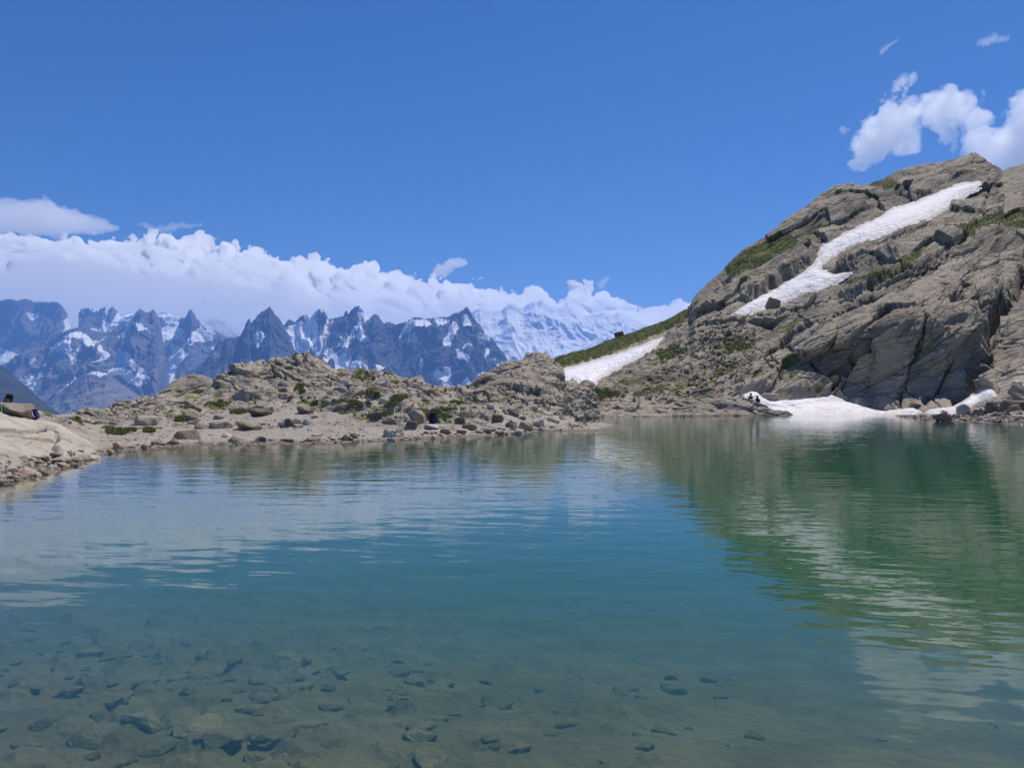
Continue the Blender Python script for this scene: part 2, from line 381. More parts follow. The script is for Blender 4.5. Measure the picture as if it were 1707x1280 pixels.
# ------------------------------------------------------------------ hillside: the big rock slope on the right with its grassy shoulder
CREST = [(820, 640), (860, 628), (900, 606), (925, 596), (950, 588), (975, 583), (1000, 573), (1030, 560), (1050, 554), (1080, 543), (1110, 533), (1130, 524), (1150, 513), (1158, 492), (1168, 482), (1180, 470), (1196, 458), (1212, 444), (1220, 432),
         (1240, 415), (1262, 400), (1282, 390), (1300, 375), (1320, 360), (1340, 347), (1362, 331), (1385, 316), (1405, 309), (1430, 307), (1450, 304), (1470, 296), (1500, 284), (1530, 278), (1560, 272), (1580, 266), (1600, 262), (1615, 258), (1626, 257), (1640, 263), (1655, 272), (1672, 282), (1690, 277), (1707, 271), (1740, 262), (1800, 255), (1900, 262), (2000, 262)]
HC = {  # photo column: (row, distance) from the shore up
    820: [(699, 70), (690, 85), (680, 95), (668, 110), (655, 130), (640, 150)],
    930: [(696, 75), (688, 84), (668, 98), (648, 113), (622, 140), (596, 185)],
    1000: [(696, 79), (686, 85), (668, 93), (645, 105), (612, 135), (573, 190)],
    1100: [(695, 82), (684, 86), (664, 93), (625, 110), (578, 135), (536, 190)],
    1150: [(695, 82), (684, 86), (662, 94), (610, 111), (560, 133), (513, 185)],
    1172: [(695, 82), (684, 86), (660, 94), (605, 111), (545, 134), (478, 178)],
    1215: [(695, 83), (684, 88), (657, 95), (592, 112), (528, 133), (440, 175)],
    1300: [(694, 87), (684, 95), (660, 102), (595, 112), (500, 138), (375, 178)],
    1390: [(693, 91), (680, 99), (648, 103), (560, 108.5), (450, 141), (314, 190)],
    1450: [(693, 90), (682, 97), (650, 100), (545, 104), (420, 140), (304, 195)],
    1520: [(701, 72), (688, 86), (668, 93), (545, 97.5), (400, 138), (280, 205)],
    1580: [(704.5, 62), (686, 80), (664, 92), (545, 96), (395, 137), (266, 207)],
    1620: [(706, 59.5), (684, 76), (658, 88), (545, 100), (390, 140), (257, 205)],
    1660: [(708, 57), (678, 72), (645, 83), (545, 99), (390, 138), (275, 190)],
    1707: [(711, 54.5), (672, 68), (635, 79), (540, 96), (390, 136), (271, 182)],
    2000: [(722, 47), (670, 58), (620, 70), (520, 86), (380, 120), (262, 165)]}
hk = sorted(HC); hpx = np.concatenate([np.arange(820, 1740, 0.8), np.linspace(1742, 2000, 130)])
NVF, NVB = 620, 60
hv = np.linspace(0, 1, NVF)
ctl = np.array([[np.interp(hv * 5, np.arange(6), [q[i] for q in HC[k]]) for i in (0, 1)] for k in hk])        # key, (row|dist), v
for i in range(len(hk)):                                                                                         # soften the control kinks
    for c_ in (0, 1):
        a = ctl[i, c_]; kern = np.hanning(61); kern /= kern.sum()
        pad = np.concatenate([2 * a[0] - a[30:0:-1], a, 2 * a[-1] - a[-2:-32:-1]]); ctl[i, c_] = np.convolve(pad, kern, 'valid')
hr = np.empty((NVF, len(hpx))); hY = np.empty_like(hr)
for j, x in enumerate(hpx):
    k = int(np.clip(np.searchsorted(hk, x) - 1, 0, len(hk) - 2)); t = (x - hk[k]) / (hk[k + 1] - hk[k]); t = t * t * (3 - 2 * t)
    hr[:, j] = ctl[k, 0] * (1 - t) + ctl[k + 1, 0] * t; hY[:, j] = ctl[k, 1] * (1 - t) + ctl[k + 1, 1] * t
hr += (interp(CREST, hpx) - hr[-1])[None, :] * (hv[:, None] ** 3)
HPX = np.broadcast_to(hpx, hr.shape)
HP0 = unproject(HPX, hr, hY)
HN = grid_normals(HP0); HN = np.where(HN[..., 2:3] < 0, -HN, HN)
S1 = [(1216, 524), (1250, 500), (1290, 478), (1330, 455), (1352, 440), (1362, 424), (1360, 420), (1372, 405), (1410, 385), (1440, 372), (1470, 357), (1490, 343), (1520, 338), (1550, 325), (1580, 310), (1610, 302), (1640, 301), (1633, 312), (1610, 325), (1580, 345), (1555, 360), (1530, 370), (1500, 380), (1470, 390), (1430, 405), (1400, 420), (1385, 430), (1370, 441), (1368, 447), (1390, 455), (1418, 453), (1395, 468), (1380, 475), (1362, 487), (1345, 490), (1310, 505), (1275, 515), (1240, 522)]
S2 = [(932, 615), (962, 608), (1005, 595), (1050, 580), (1112, 557), (1097, 571), (1072, 592), (1035, 612), (1000, 630), (985, 648), (955, 642), (926, 633)]
S3 = [(1214, 657), (1240, 655), (1252, 649), (1264, 650), (1272, 660), (1285, 666), (1317, 665), (1345, 661), (1365, 660), (1387, 655), (1405, 663), (1435, 674), (1475, 682), (1505, 678), (1522, 676), (1536, 684), (1520, 689), (1490, 692), (1440, 694), (1380, 694), (1320, 693), (1290, 692), (1265, 686), (1240, 672)]
S4 = [(1538, 685), (1555, 678), (1589, 674), (1613, 660), (1631, 647), (1645, 643), (1656, 648), (1665, 657), (1650, 661), (1631, 667), (1616, 675), (1585, 684), (1555, 687)]
wx = 3.0 * fbm(np.stack([HPX / 14, hr / 14, 0 * hr], -1), 5, 71, 0.62); wy = 2.4 * fbm(np.stack([HPX / 14, hr / 14, 0 * hr + 9], -1), 5, 72, 0.62)
snowd = {}
for nm, poly in (('a', S1), ('b', S2), ('c', S3), ('d', S4)):
    q = 0.45 if nm in 'cd' else 1.0
    snowd[nm] = poly_dist((HPX + wx * q).astype(np.float32), (hr + wy * q).astype(np.float32), poly)
smax = np.maximum.reduce(list(snowd.values()))
sl = hr                                             # strata run up to the right
th = math.radians(33)
sc_ = hY / F                                        # metres per photo pixel
mx, my = HP0[..., 0], (HP0[..., 2] * 1.05 + HP0[..., 1] * 0.25)
A = mx * math.cos(th) + my * math.sin(th); B = -mx * math.sin(th) + my * math.cos(th)
pw = np.stack([A / 9, B / 4.5, 0 * A], -1)
warp = fbm(pw, 3, 81)
scree = np.clip(sstep(1330, 1180, HPX + 40 * warp) * sstep(520, 560, hr + 20 * warp), 0, 1)
low = sstep(690, 640, hr)
big = fbm(np.stack([A / 26, B / 11, 0 * A], -1), 4, 82)
bl1 = blocks(A / 13 + 0.10 * warp, B / 4.6 + 0.10 * warp, 83, 0.7, 0.032)
bl2 = blocks(A / 5.2 + 0.12 * warp, B / 1.5 + 0.12 * warp, 84, 0.8, 0.06)
bl3 = blocks(A / 2.0, B / 0.6 + 0.06 * warp, 85, 0.9, 0.14)
w_ = B / 3.4 + 0.45 * warp + 0.06 * fbm(np.stack([A / 4, B / 3, 0 * A], -1), 1, 86)
saw = (w_ - np.floor(w_)); saw = np.where(saw < 0.82, saw / 0.82, (1 - saw) / 0.18) - 0.5
w2 = B / 1.15 + 0.7 * warp; saw2 = (w2 - np.floor(w2)); saw2 = np.where(saw2 < 0.8, saw2 / 0.8, (1 - saw2) / 0.2) - 0.5
rockm = 1 - scree
amp = np.interp(HPX, [820, 950, 1130, 1200], [0.5, 0.5, 0.7, 1.0]) * (0.15 + 0.85 * sstep(700, 672, hr))
rough = sstep(-0.1, 0.6, fbm(np.stack([A / 16, B / 6, 0 * A + 4], -1), 3, 89))
d_l = np.abs((B / 5.5 + 0.35 * warp) % 1.0 - 0.5) * 5.5; gate = sstep(0.0, 0.3, fbm(np.stack([A / 18, B / 3, 0 * A + 7], -1), 2, 99))
disp = 1.3 * big - 0.7 * rockm * gate * np.exp(-(d_l / 0.28) ** 2) + rockm * (1.7 * bl1 + (0.10 + 0.34 * rough) * bl2 + (0.03 + 0.10 * rough) * bl3 + 0.75 * saw * sstep(-0.4, 0.4, big + 0.3) + 0.16 * saw2 * sstep(-0.2, 0.5, warp)) + scree * (0.5 * bl2 + 0.4 * bl3)
disp += 0.10 * fbm(np.stack([A / 0.8, B / 0.5, 0 * A], -1), 4, 87)
# the rounded rubble of the lower left flank
f1, e, c, ox, oy = voronoi2(np.stack([A / 1.5, B / 1.1], -1), 88)
disp += scree * (np.clip(0.62 - f1, 0, 1) * (0.4 + 1.2 * c) * 0.85 - 0.25)
# named fractures, gullies and ledges, traced where the rock shows them
for pts, wid, depm in [([(1262, 600), (1290, 578), (1316, 556), (1352, 542)], 3.0, 1.8), ([(1300, 572), (1330, 590), (1352, 603), (1395, 646)], 2.5, 1.5),
                       ([(1423, 575), (1405, 628), (1387, 650)], 3, 1.8), ([(1545, 545), (1524, 600), (1506, 645), (1500, 676)], 3, 1.8), ([(1262, 594), (1283, 622), (1300, 640)], 2.2, 1.2),
                       ([(1712, 445), (1690, 490), (1668, 515), (1650, 560), (1636, 600), (1615, 640), (1598, 668)], 9, 4.2), ([(1590, 500), (1640, 530), (1668, 522)], 5, 2.2),
                       ([(1452, 474), (1495, 450), (1540, 440), (1585, 418)], 6, 1.8), ([(1400, 500), (1452, 474)], 4, 1.4), ([(1235, 520), (1290, 530), (1330, 520), (1400, 490)], 3, 1.0),
                       ([(1470, 290), (1500, 325), (1520, 335)], 4, 1.4), ([(1560, 270), (1590, 300)], 3, 1.0), ([(1350, 545), (1440, 500), (1520, 470)], 2.5, 1.2), ([(1620, 385), (1560, 420)], 3, 0.9), ([(1650, 300), (1640, 360), (1600, 400)], 3, 0.8)]:
    d = line_dist(HPX + 2.2 * wx, hr + 2.2 * wy, pts); disp -= depm * np.exp(-(d / wid) ** 2)
for pts, wid, hgt in [([(1250, 488), (1300, 470), (1355, 428)], 14, 2.2), ([(1360, 345), (1400, 330), (1455, 345), (1475, 360)], 22, 2.0), ([(1400, 445), (1440, 430), (1490, 412)], 9, 1.6), ([(1490, 318), (1560, 300), (1620, 275)], 16, 1.6), ([(1440, 590), (1500, 540), (1560, 530)], 26, 2.2),
                      ([(1570, 600), (1590, 560), (1620, 545)], 16, 1.8), ([(1600, 520), (1640, 500)], 18, 2.0)]:
    d = line_dist(HPX + 2 * wx, hr + 2 * wy, pts); disp += hgt * np.exp(-(d / wid) ** 2)
sm = sstep(-7, 4, smax)
disp = (disp * (1 - 0.9 * sm) - 0.55 * sm) * amp
disp *= (1 - 0.6 * sstep(0.93, 1.0, hv))[:, None]
hoff = HN * disp[..., None]
HPt = HP0 + hoff
# back of the hill: rounds over the crest and falls away
bv = np.linspace(0, 1, NVB + 1)[1:, None]
bx = np.broadcast_to(HPt[-1, :, 0], (NVB, len(hpx))); byy = HPt[-1, :, 1] + bv * 160
bz = HPt[-1, :, 2] - (bv * 160) ** 1.25 * 0.16 - bv * 40
back = np.stack([bx * (1 + bv * 0.6), byy, bz], -1); back[..., 2] += 1.5 * fbm(back / 14, 4, 91) * bv
HA = np.concatenate([HPt, back], 0)
g = np.full(hr.shape, -20.0)
GRASS = [[(1208, 448), (1222, 432), (1262, 409), (1298, 391), (1330, 389), (1326, 406), (1294, 430), (1258, 446), (1218, 460)],
         [(900, 612), (925, 598), (1000, 572), (1100, 532), (1152, 511), (1146, 532), (1110, 552), (1060, 572), (1010, 590), (960, 604), (930, 611)],
         [(1575, 384), (1640, 365), (1707, 350), (1760, 345), (1760, 372), (1707, 374), (1640, 376), (1600, 387)],
         [(1405, 471), (1440, 455), (1500, 435), (1548, 404), (1522, 434), (1460, 461), (1420, 476)],
         [(1446, 300), (1482, 298), (1497, 312), (1477, 322)], [(1205, 566), (1237, 561), (1252, 575), (1213, 590)], [(1090, 590), (1130, 575), (1140, 585), (1100, 604)], [(985, 650), (1030, 652), (1025, 660), (990, 660)]]
for poly in GRASS: g = np.maximum(g, poly_dist((HPX + 2 * wx).astype(np.float32), (hr + 2 * wy).astype(np.float32), poly))
hturf = sstep(-7, 3, g) * 0.88
hturf = np.maximum(hturf, 0.62 * sstep(0.15, 0.5, fbm(np.stack([A / 7, B / 2.2, 0 * A + 3], -1), 4, 97)) * sstep(-0.2, 0.5, HN[..., 2] * 2 - 1.1) * np.interp(HPX, [950, 1120, 1480, 1560], [1, 0.9, 0.8, 0.35]))
brown = sstep(-10, 10, poly_dist((HPX + 3 * wx).astype(np.float32), (hr + 3 * wy).astype(np.float32), [(1030, 660), (1060, 648), (1110, 640), (1150, 636), (1182, 618), (1172, 640), (1140, 660), (1080, 668)]))
hturf = np.maximum(hturf, 0.52 * brown)
hturf = np.concatenate([hturf, np.repeat(hturf[-1:], NVB, 0) * 0.7], 0); hturf[:NVF] *= (1 - sm)
hwet = np.clip(1 - sstep(0.05, 0.3, HA[..., 2]), 0, 1)
add_surface(HPt)
hill = tag(link('hill', raw_mesh('hill', HA, grid_quads(*HA.shape[:2]), dict(turf=hturf, wet=hwet, tone=np.concatenate([voronoi2(np.stack([A / 13 + 0.10 * warp, B / 4.6 + 0.10 * warp], -1), 83)[2] * 0.6 + voronoi2(np.stack([A / 5.2 + 0.12 * warp, B / 1.5 + 0.12 * warp], -1), 84)[2] * 0.4, np.full((NVB, len(hpx)), 0.5)], 0))), M_hill),
           'steep grey brown rocky hillside rising from the far shore to a rounded summit', 'hill', kind='structure')

# snow patches: banks of old snow lying in the hollows of that slope
def snow_patch(key, label, thick, step_lim):
    d = snowd[key]; keep = d > -3.0
    rows = np.where(keep.any(1))[0]; cols = np.where(keep.any(0))[0]
    r0, r1, c0, c1 = rows[0], rows[-1] + 1, cols[0], cols[-1] + 1
    dd = d[r0:r1, c0:c1]; P = HP0[r0:r1, c0:c1]; N = HN[r0:r1, c0:c1]
    p = P / 2.2
    t_ = np.minimum(dd * step_lim, thick) * sstep(-2, 14, dd) - 0.25 * sstep(2.5, -3, dd)
    t_ = t_ + (0.14 * fbm(p / 2, 3, 93) + 0.07 * billow(p * np.array([1, 1, 1]), 3, 94)) * sstep(0, 5, dd) - 0.15 * amp[r0:r1, c0:c1]
    V = P + N * t_[..., None]
    Q = grid_quads(*dd.shape, keep=keep[r0:r1, c0:c1])
    V, Q, at_ = compact(V, Q, dict(rim=sstep(9, 0, dd)))
    o = tag(link('snow_patch', raw_mesh('snow_patch', V, Q, at_), M_snow), label, 'snow patch', 'old snow patches on the hillside')
    SURF.append((*pix(V), V, np.tile([0, -0.4, 0.9], (len(V), 1))))
    return o
snow_patch('a', 'long white snow strip climbing high across the rocky hillside to the summit', 0.5, 0.05)
snow_patch('b', 'snow tongue in the gully between the grassy ridge and the rubble slope', 0.5, 0.05)
snow_patch('c', 'long low snow bank at the water\'s edge under the dark cliff', 0.9, 0.09)
snow_patch('d', 'small curved snow wedge beside the scree at the foot of the cliff', 0.25, 0.04)

# ------------------------------------------------------------------ rock outcrops on the spit and along the far shore
def outcrop(name, label, crest, base, yf, yc, mat, seed, amp=1.0, rnd=0.6, step=1.2, nv=150, tilt=25, cell=1.3, turf=0.0, sink=0.6, mask=None, cat='rock outcrop', group='bedrock outcrops round the lake'):
    x0, x1 = crest[0][0], crest[-1][0]
    px = np.arange(x0, x1 + step, step)
    ct = interp(crest, px); bs = interp(base, px); bs = np.maximum(bs, ct + 0.5)
    Yf = interp(yf, px); Yc = interp(yc, px)
    v = np.linspace(0, 1, nv)[:, None]
    row = bs - (bs - ct) * np.sin(v * math.pi / 2) ** 0.9
    Y = Yf + (Yc - Yf) * (v ** rnd if rnd < 1 else v ** rnd)
    P = unproject(np.broadcast_to(px, row.shape), row, Y)
    m = np.concatenate([P[:1] + np.array([0, -0.3, -sink]), P], 0)
    back = []
    for k in range(1, 26):
        b = P[-1].copy(); s = k / 25; w = (Yc - Yf) * 0.9 + 2
        b[:, 0] *= (1 + s * w / Yc); b[:, 1] += s * w
        b[:, 2] = b[:, 2] - (b[:, 2] + sink + 0.6) * s ** 2
        back.append(b)
    m = np.concatenate([m, np.array(back)], 0)
    N = grid_normals(m); N = np.where((N[..., 2:3] < 0), -N, N)
    th = math.radians(tilt); X, Z = m[..., 0], m[..., 2] * 1.2 + m[..., 1] * 0.35
    A = X * math.cos(th) + Z * math.sin(th); B = -X * math.sin(th) + Z * math.cos(th)
    w = fbm(np.stack([A / 4, B / 2, m[..., 1] / 4], -1), 3, seed)
    d = 0.35 * fbm(m / 3.2, 4, seed + 1) + 0.34 * blocks(A / (cell * 2.6) + 0.14 * w, B / cell + 0.12 * w, seed + 2, 0.8, 0.05) + 0.15 * blocks(A / (cell * 0.8) + 0.08 * w, B / (cell * 0.38), seed + 3, 0.8, 0.10) + 0.05 * fbm(m / 0.35, 3, seed + 4)
    fade = np.minimum(1, np.minimum(np.arange(len(px)), np.arange(len(px))[::-1]) / 12.0)[None, :]
    d = d * amp * (0.25 + 0.75 * fade) * np.where(np.arange(len(m))[:, None] == nv, 0.7, 1)
    m = m + N * d[..., None]
    tm = np.clip(turf * (0.6 + 0.9 * fbm(m / 1.6, 3, seed + 5)) * sstep(0.55, 0.9, N[..., 2]), 0, 1) if turf else np.zeros(m.shape[:2])
    wet = np.clip(1 - sstep(0.03, 0.22, m[..., 2]), 0, 1)
    add_surface(m)
    return tag(link(name, raw_mesh(name, m, grid_quads(*m.shape[:2]), dict(turf=tm, wet=wet)), mat), label, cat, group)

outcrop('rock_outcrop', 'smooth pale rock dome with scoured hollows sloping to the near left shore',
        [(-260, 690), (-120, 678), (-40, 682), (0, 688), (30, 694), (60, 701), (100, 713), (130, 730), (152, 748), (162, 760)],
        [(-260, 830), (-120, 800), (0, 776), (60, 769), (130, 766), (162, 764)], [(-260, 17), (0, 19.6), (60, 20.8), (162, 24.6)], [(-260, 21), (0, 26), (60, 28), (162, 25.6)], M_pale, 120, 0.62, 0.8, tilt=-35, cell=1.1)
outcrop('rock_outcrop', 'low pale cracked slab behind the near gravel beach, below the dark whaleback',
        [(104, 697), (122, 692), (140, 688), (170, 682), (200, 675), (235, 670), (262, 665), (285, 668), (310, 674), (330, 684), (336, 690)],
        [(104, 699), (160, 708), (230, 711), (300, 706), (336, 692)], [(104, 40), (200, 38.5), (336, 42)], [(104, 43), (200, 46), (336, 47)], M_warm, 140, 1.0, 0.7, tilt=8, cell=0.7, turf=0.25)
outcrop('rock_outcrop', 'dark smooth whaleback rock with a pale rounded top left of the main mound',
        [(250, 666), (262, 657), (275, 647), (290, 634), (300, 628), (312, 623), (325, 622), (338, 624), (350, 629), (358, 635)],
        [(250, 667), (280, 662), (310, 655), (340, 645), (358, 638)], [(250, 53), (358, 55)], [(250, 55), (310, 59), (358, 57)], M_dark, 160, 0.35, 0.5, tilt=25, cell=2.5)
outcrop('rock_outcrop', 'tall cracked rock mound topped by a little cairn at the middle of the spit',
        [(322, 654), (338, 645), (350, 637), (366, 628), (385, 618), (400, 611), (415, 608), (430, 608), (440, 612), (452, 604), (465, 600), (485, 601), (497, 595), (508, 592), (524, 593), (534, 598), (545, 605), (556, 612), (566, 620), (576, 627)],
        [(322, 660), (350, 664), (372, 670), (395, 668), (440, 669), (470, 667), (500, 652), (540, 640), (576, 630)], [(322, 50), (380, 48.5), (470, 49), (540, 54), (576, 59)], [(322, 53), (420, 57), (510, 62), (576, 62)], M_warm, 180, 1.7, 0.75, tilt=-30, cell=1.4, turf=0.3)
outcrop('rock_outcrop', 'broad brown rock knoll at the far end of the spit beside the snow tongue',
        [(740, 664), (760, 660), (780, 655), (795, 645), (808, 634), (822, 622), (840, 613), (858, 605), (872, 596), (886, 591), (902, 590), (914, 593), (926, 602), (935, 612), (938, 622), (934, 631), (942, 638), (958, 640), (968, 645), (976, 640), (984, 642), (992, 654), (1002, 668), (1012, 680)],
        [(740, 672), (780, 686), (820, 697), (860, 706), (900, 710), (940, 706), (960, 700), (1012, 694)], [(740, 56), (800, 50), (880, 50), (930, 54), (958, 66), (1012, 80)], [(740, 60), (800, 64), (880, 74), (940, 80), (975, 82), (1012, 86)], M_warm, 200, 1.7, 0.9, tilt=20, cell=1.6, turf=0.22, nv=190)
outcrop('rock_outcrop', 'low ledge of broken dark rock along the far waterline between knoll and whaleback',
        [(990, 688), (1005, 676), (1020, 670), (1040, 667), (1058, 668), (1072, 673), (1088, 676), (1104, 673), (1118, 677), (1130, 690)],
        [(990, 695), (1130, 695.5)], [(990, 78), (1130, 80.5)], [(990, 85), (1130, 87)], M_warm, 220, 1.3, 0.6, tilt=12, cell=1.4, turf=0.25, nv=80)
outcrop('rock_outcrop', 'dark whaleback ledge at the far waterline in front of the two hikers',
        [(1112, 690), (1122, 676), (1135, 668), (1150, 664), (1165, 668), (1180, 666), (1192, 660), (1206, 660), (1222, 665), (1240, 669), (1252, 671), (1264, 675), (1280, 681), (1296, 686), (1312, 690), (1324, 693)],
        [(1112, 695.5), (1324, 694.5)], [(1112, 80.5), (1240, 83), (1324, 88)], [(1112, 85), (1200, 90), (1324, 90.5)], M_dark, 240, 1.2, 0.6, tilt=-12, cell=1.7, nv=90)
outcrop('rock_outcrop', 'grey rock hump just above the far waterline left of the hikers',
        [(1140, 672), (1152, 655), (1162, 645), (1175, 641), (1190, 646), (1200, 653), (1212, 661), (1220, 667)], [(1140, 674), (1220, 669)], [(1140, 90), (1220, 92)], [(1140, 93), (1220, 96)], M_hill, 260, 0.7, 0.6, tilt=20, cell=1.6, nv=60)

# ------------------------------------------------------------------ the lake
def lake():
    pts = [(x, y + 2.2) for x, y in SHORE if x >= -700]
    out = [((x - CX) / F * y, y) for x, y in pts]
    out += [((2400 - CX) / F * 1.0, 1.0), ((-700 - CX) / F * 1.0, 1.0)]
    bm = bmesh.new()
    top = [bm.verts.new((x, y, 0)) for x, y in out]; bot = [bm.verts.new((x, y, -12)) for x, y in out]
    bm.faces.new(top); bm.faces.new(bot[::-1]); n = len(top)
    for i in range(n): bm.faces.new((top[i], bot[i], bot[(i + 1) % n], top[(i + 1) % n]))
    bmesh.ops.recalc_face_normals(bm, faces=bm.faces)
    bmesh.ops.triangulate(bm, faces=[f for f in bm.faces if len(f.verts) > 4])
    me = bpy.data.meshes.new('lake'); bm.to_mesh(me); bm.free()
    t = NT('lake_water')
    v1 = t.coord((0.42, 1.0, 1.0), (0, 0, math.radians(-8))); v2 = t.coord((0.36, 1.0, 1.0), (0, 0, math.radians(10))); v3 = t.coord((0.6, 1, 1), (0, 0, math.radians(-25)))
    gust = t.ramp(t.noise(t.coord((0.5, 1, 1)), 0.09, 3), 0.38, 0.62)
    h = t.math('MULTIPLY', t.noise(v1, 0.9, 2, 0.5), 0.013)
    h = t.math('ADD', h, t.math('MULTIPLY', t.noise(v2, 2.6, 2, 0.5), 0.0085))
    h = t.math('ADD', h, t.math('MULTIPLY', t.math('MULTIPLY', t.noise(v3, 7.5, 2, 0.5), 0.0030), gust))
    nrm = t.bump(h, 1.0)
    fr = t.n('Fresnel', IOR=1.44); t.l(nrm, fr.inputs['Normal'])
    gl = t.n('BsdfGlossy', Roughness=0.03); t.l(nrm, gl.inputs['Normal']); gl.inputs['Color'].default_value = (1, 1, 1, 1)
    tr = t.n('BsdfTransparent'); mx = t.n('MixShader'); t.l(fr.outputs[0], mx.inputs[0]); t.l(tr.outputs[0], mx.inputs[1]); t.l(gl.outputs[0], mx.inputs[2])
    t.l(mx.outputs[0], t.out.inputs['Surface'])
    vs = t.n('VolumeScatter', Density=1.0); vs.inputs['Color'].default_value = WATER_SCATTER
    va = t.n('VolumeAbsorption', Density=WATER_ABS[3]); va.inputs['Color'].default_value = (*WATER_ABS[:3], 1)
    ad = t.n('AddShader'); t.l(vs.outputs[0], ad.inputs[0]); t.l(va.outputs[0], ad.inputs[1]); t.l(ad.outputs[0], t.out.inputs['Volume'])
    return tag(link('lake', me, t.m, smooth=False), 'clear teal mountain lake rippled by a light breeze', 'lake', kind='structure')
WATER_SCATTER = (0.0120, 0.041, 0.0295, 1); WATER_ABS = (0.40, 0.70, 0.53, 0.30)
lake()

# ------------------------------------------------------------------ mountains across the valley
def mountain_material(name, rock, rock2, snowc=(0.88, 0.88, 0.89), scree=(0.30, 0.27, 0.235)):
    t = NT(name); v = t.coord((0.001, 0.001, 0.001)); vs = t.coord((0.0035, 0.0035, 0.0009))
    n = t.noise(v, 3.0, 8, 0.62); n2 = t.noise(vs, 2.0, 7, 0.65)
    c = t.mix(t.ramp(n2, 0.35, 0.65), rock, rock2)
    c = t.mix(t.math('MULTIPLY', t.ramp(n, 0.52, 0.72), 0.5), c, scree)
    c = t.mix(t.attr('scree'), c, scree)
    sn = t.attr('snow'); f = t.ramp(t.math('ADD', sn, t.math('MULTIPLY', t.math('SUBTRACT', t.noise(vs, 7.0, 6, 0.7), 0.5), 0.34)), 0.42, 0.58)
    c = t.mix(f, c, t.mix(t.ramp(t.noise(v, 9.0, 5), 0.55, 0.75), snowc, (0.62, 0.60, 0.60)))
    return t.pbr(c, 0.95, t.bump(n2, 60.0, 0.6), 0.05)
M_mtn = mountain_material('mountain_rock', (0.125, 0.124, 0.132), (0.19, 0.18, 0.178))
M_wood = mountain_material('wooded_slope', (0.03, 0.04, 0.035), (0.06, 0.065, 0.05), scree=(0.07, 0.07, 0.055))
M_mtn2 = mountain_material('needle_rock', (0.062, 0.066, 0.080), (0.115, 0.112, 0.116))

def mountain(label, crest, base, Yc, run, seed, relief=1.0, jag=1.2, snow=(), csnow=0.0, hsnow=None, screem=None, mat=None, vscale=1.0, ext=2):
    x0, x1 = crest[0][0], crest[-1][0]; px = np.arange(x0, x1 + 0.9, 0.9)
    ct = interp(crest, px); bs = interp(base, px)
    one = np.zeros_like(px)
    q = np.stack([px / 6.5, one, one + seed], -1); q2 = np.stack([px / 2.4, one, one + seed], -1)
    sp = np.maximum(0, 1 - np.abs(perlin(q, seed)) * 3.0)
    ct = ct - jag * (1.7 * sp - 0.5 + 0.9 * perlin(q2, seed + 3))
    nv = int(max(40, (bs - ct).max() / 0.85)); v = np.linspace(0, 1, nv)[:, None]
    row = bs + (ct - bs) * v
    Y = (Yc - 1.3 * run) + 1.3 * run * (v ** 0.85) + 0 * row
    P = unproject(np.broadcast_to(px, row.shape), row, Y)
    k = Yc / 11000.0
    wv = fbm(P / (900 * k), 3, seed + 5)
    X, Z = P[..., 0] + 260 * k * wv, P[..., 2]
    r1 = ridged(np.stack([X / (820 * k), Z / (2600 * k * vscale), Y / (2600 * k)], -1), 5, seed + 11, 0.55)
    r2 = ridged(np.stack([X / (230 * k), Z / (620 * k * vscale), Y / (900 * k)], -1), 4, seed + 13, 0.55)
    r3 = fbm(P / (150 * k), 4, seed + 15, 0.6)
    edge = sstep(0, 0.16, 1 - v)
    d = (260 * k * (r1 - 0.9) * edge + 85 * k * (r2 - 0.9) * (0.35 + 0.65 * edge) + 26 * k * r3) * relief
    dirn = np.array([0.12, -0.90, 0.30]); M = P + d[..., None] * dirn * np.array([1, 1, 1])
    # hold the skyline: sideways and downward moves only below the crest
    N = grid_normals(M); N = np.where(N[..., 2:3] < 0, -N, N)
    a, b = np.broadcast_to(px, row.shape).astype(np.float32), row.astype(np.float32)
    wxx = 3.5 * fbm(np.stack([a / 16, b / 16, 0 * a + seed], -1), 4, seed + 21); wyy = 3.5 * fbm(np.stack([a / 16, b / 16, 0 * a + seed + 5], -1), 4, seed + 22)
    sn = np.full(a.shape, -30.0)
    for poly in snow: sn = np.maximum(sn, poly_dist(a + wxx, b + wyy, poly))
    s = sstep(-3.6, 1.2, sn)
    gully = sstep(1.0, 0.4, r2) * sstep(0.0, 0.7, fbm(np.stack([X / (700 * k), Z / (1500 * k), 0 * X], -1), 3, seed + 31) + 0.45)
    s = np.maximum(s, csnow * gully * sstep(0.0, 0.5, v))
    if hsnow is not None:
        hh = sstep(hsnow[0], hsnow[1], b + 22 * fbm(P / (700 * k), 4, seed + 33)); flat = sstep(hsnow[2], hsnow[2] + 0.25, N[..., 2] + 0.25 * r3)
        s = np.maximum(s, hh * flat)
    sc = np.zeros(a.shape)
    if screem: 
        sc = sstep(-3, 6, np.maximum.reduce([poly_dist(a + wxx, b + wyy, p_) for p_ in screem])) * (0.35 + 0.65 * sstep(0.8, 0.4, r2))
    foot = M[:1].copy(); foot[..., 1] -= 900; foot[..., 2] = -960
    back = []
    for i in range(1, 9):
        bb = M[-1].copy(); bb[:, 1] += i * 45 * k; bb[:, 2] -= (i * 150 * k) + 40 * perlin(np.stack([px / 9, one + i, one], -1), seed); back.append(bb)
    A = np.concatenate([foot, M, np.array(back)], 0)
    pad = lambda z: np.concatenate([z[:1], z, np.repeat(z[-1:], 8, 0)], 0)
    return tag(link('mountain', raw_mesh('mountain', A, grid_quads(*A.shape[:2]), dict(snow=pad(s), scree=pad(sc))), mat or M_mtn), label, 'mountain', 'mountains across the valley', 'structure')

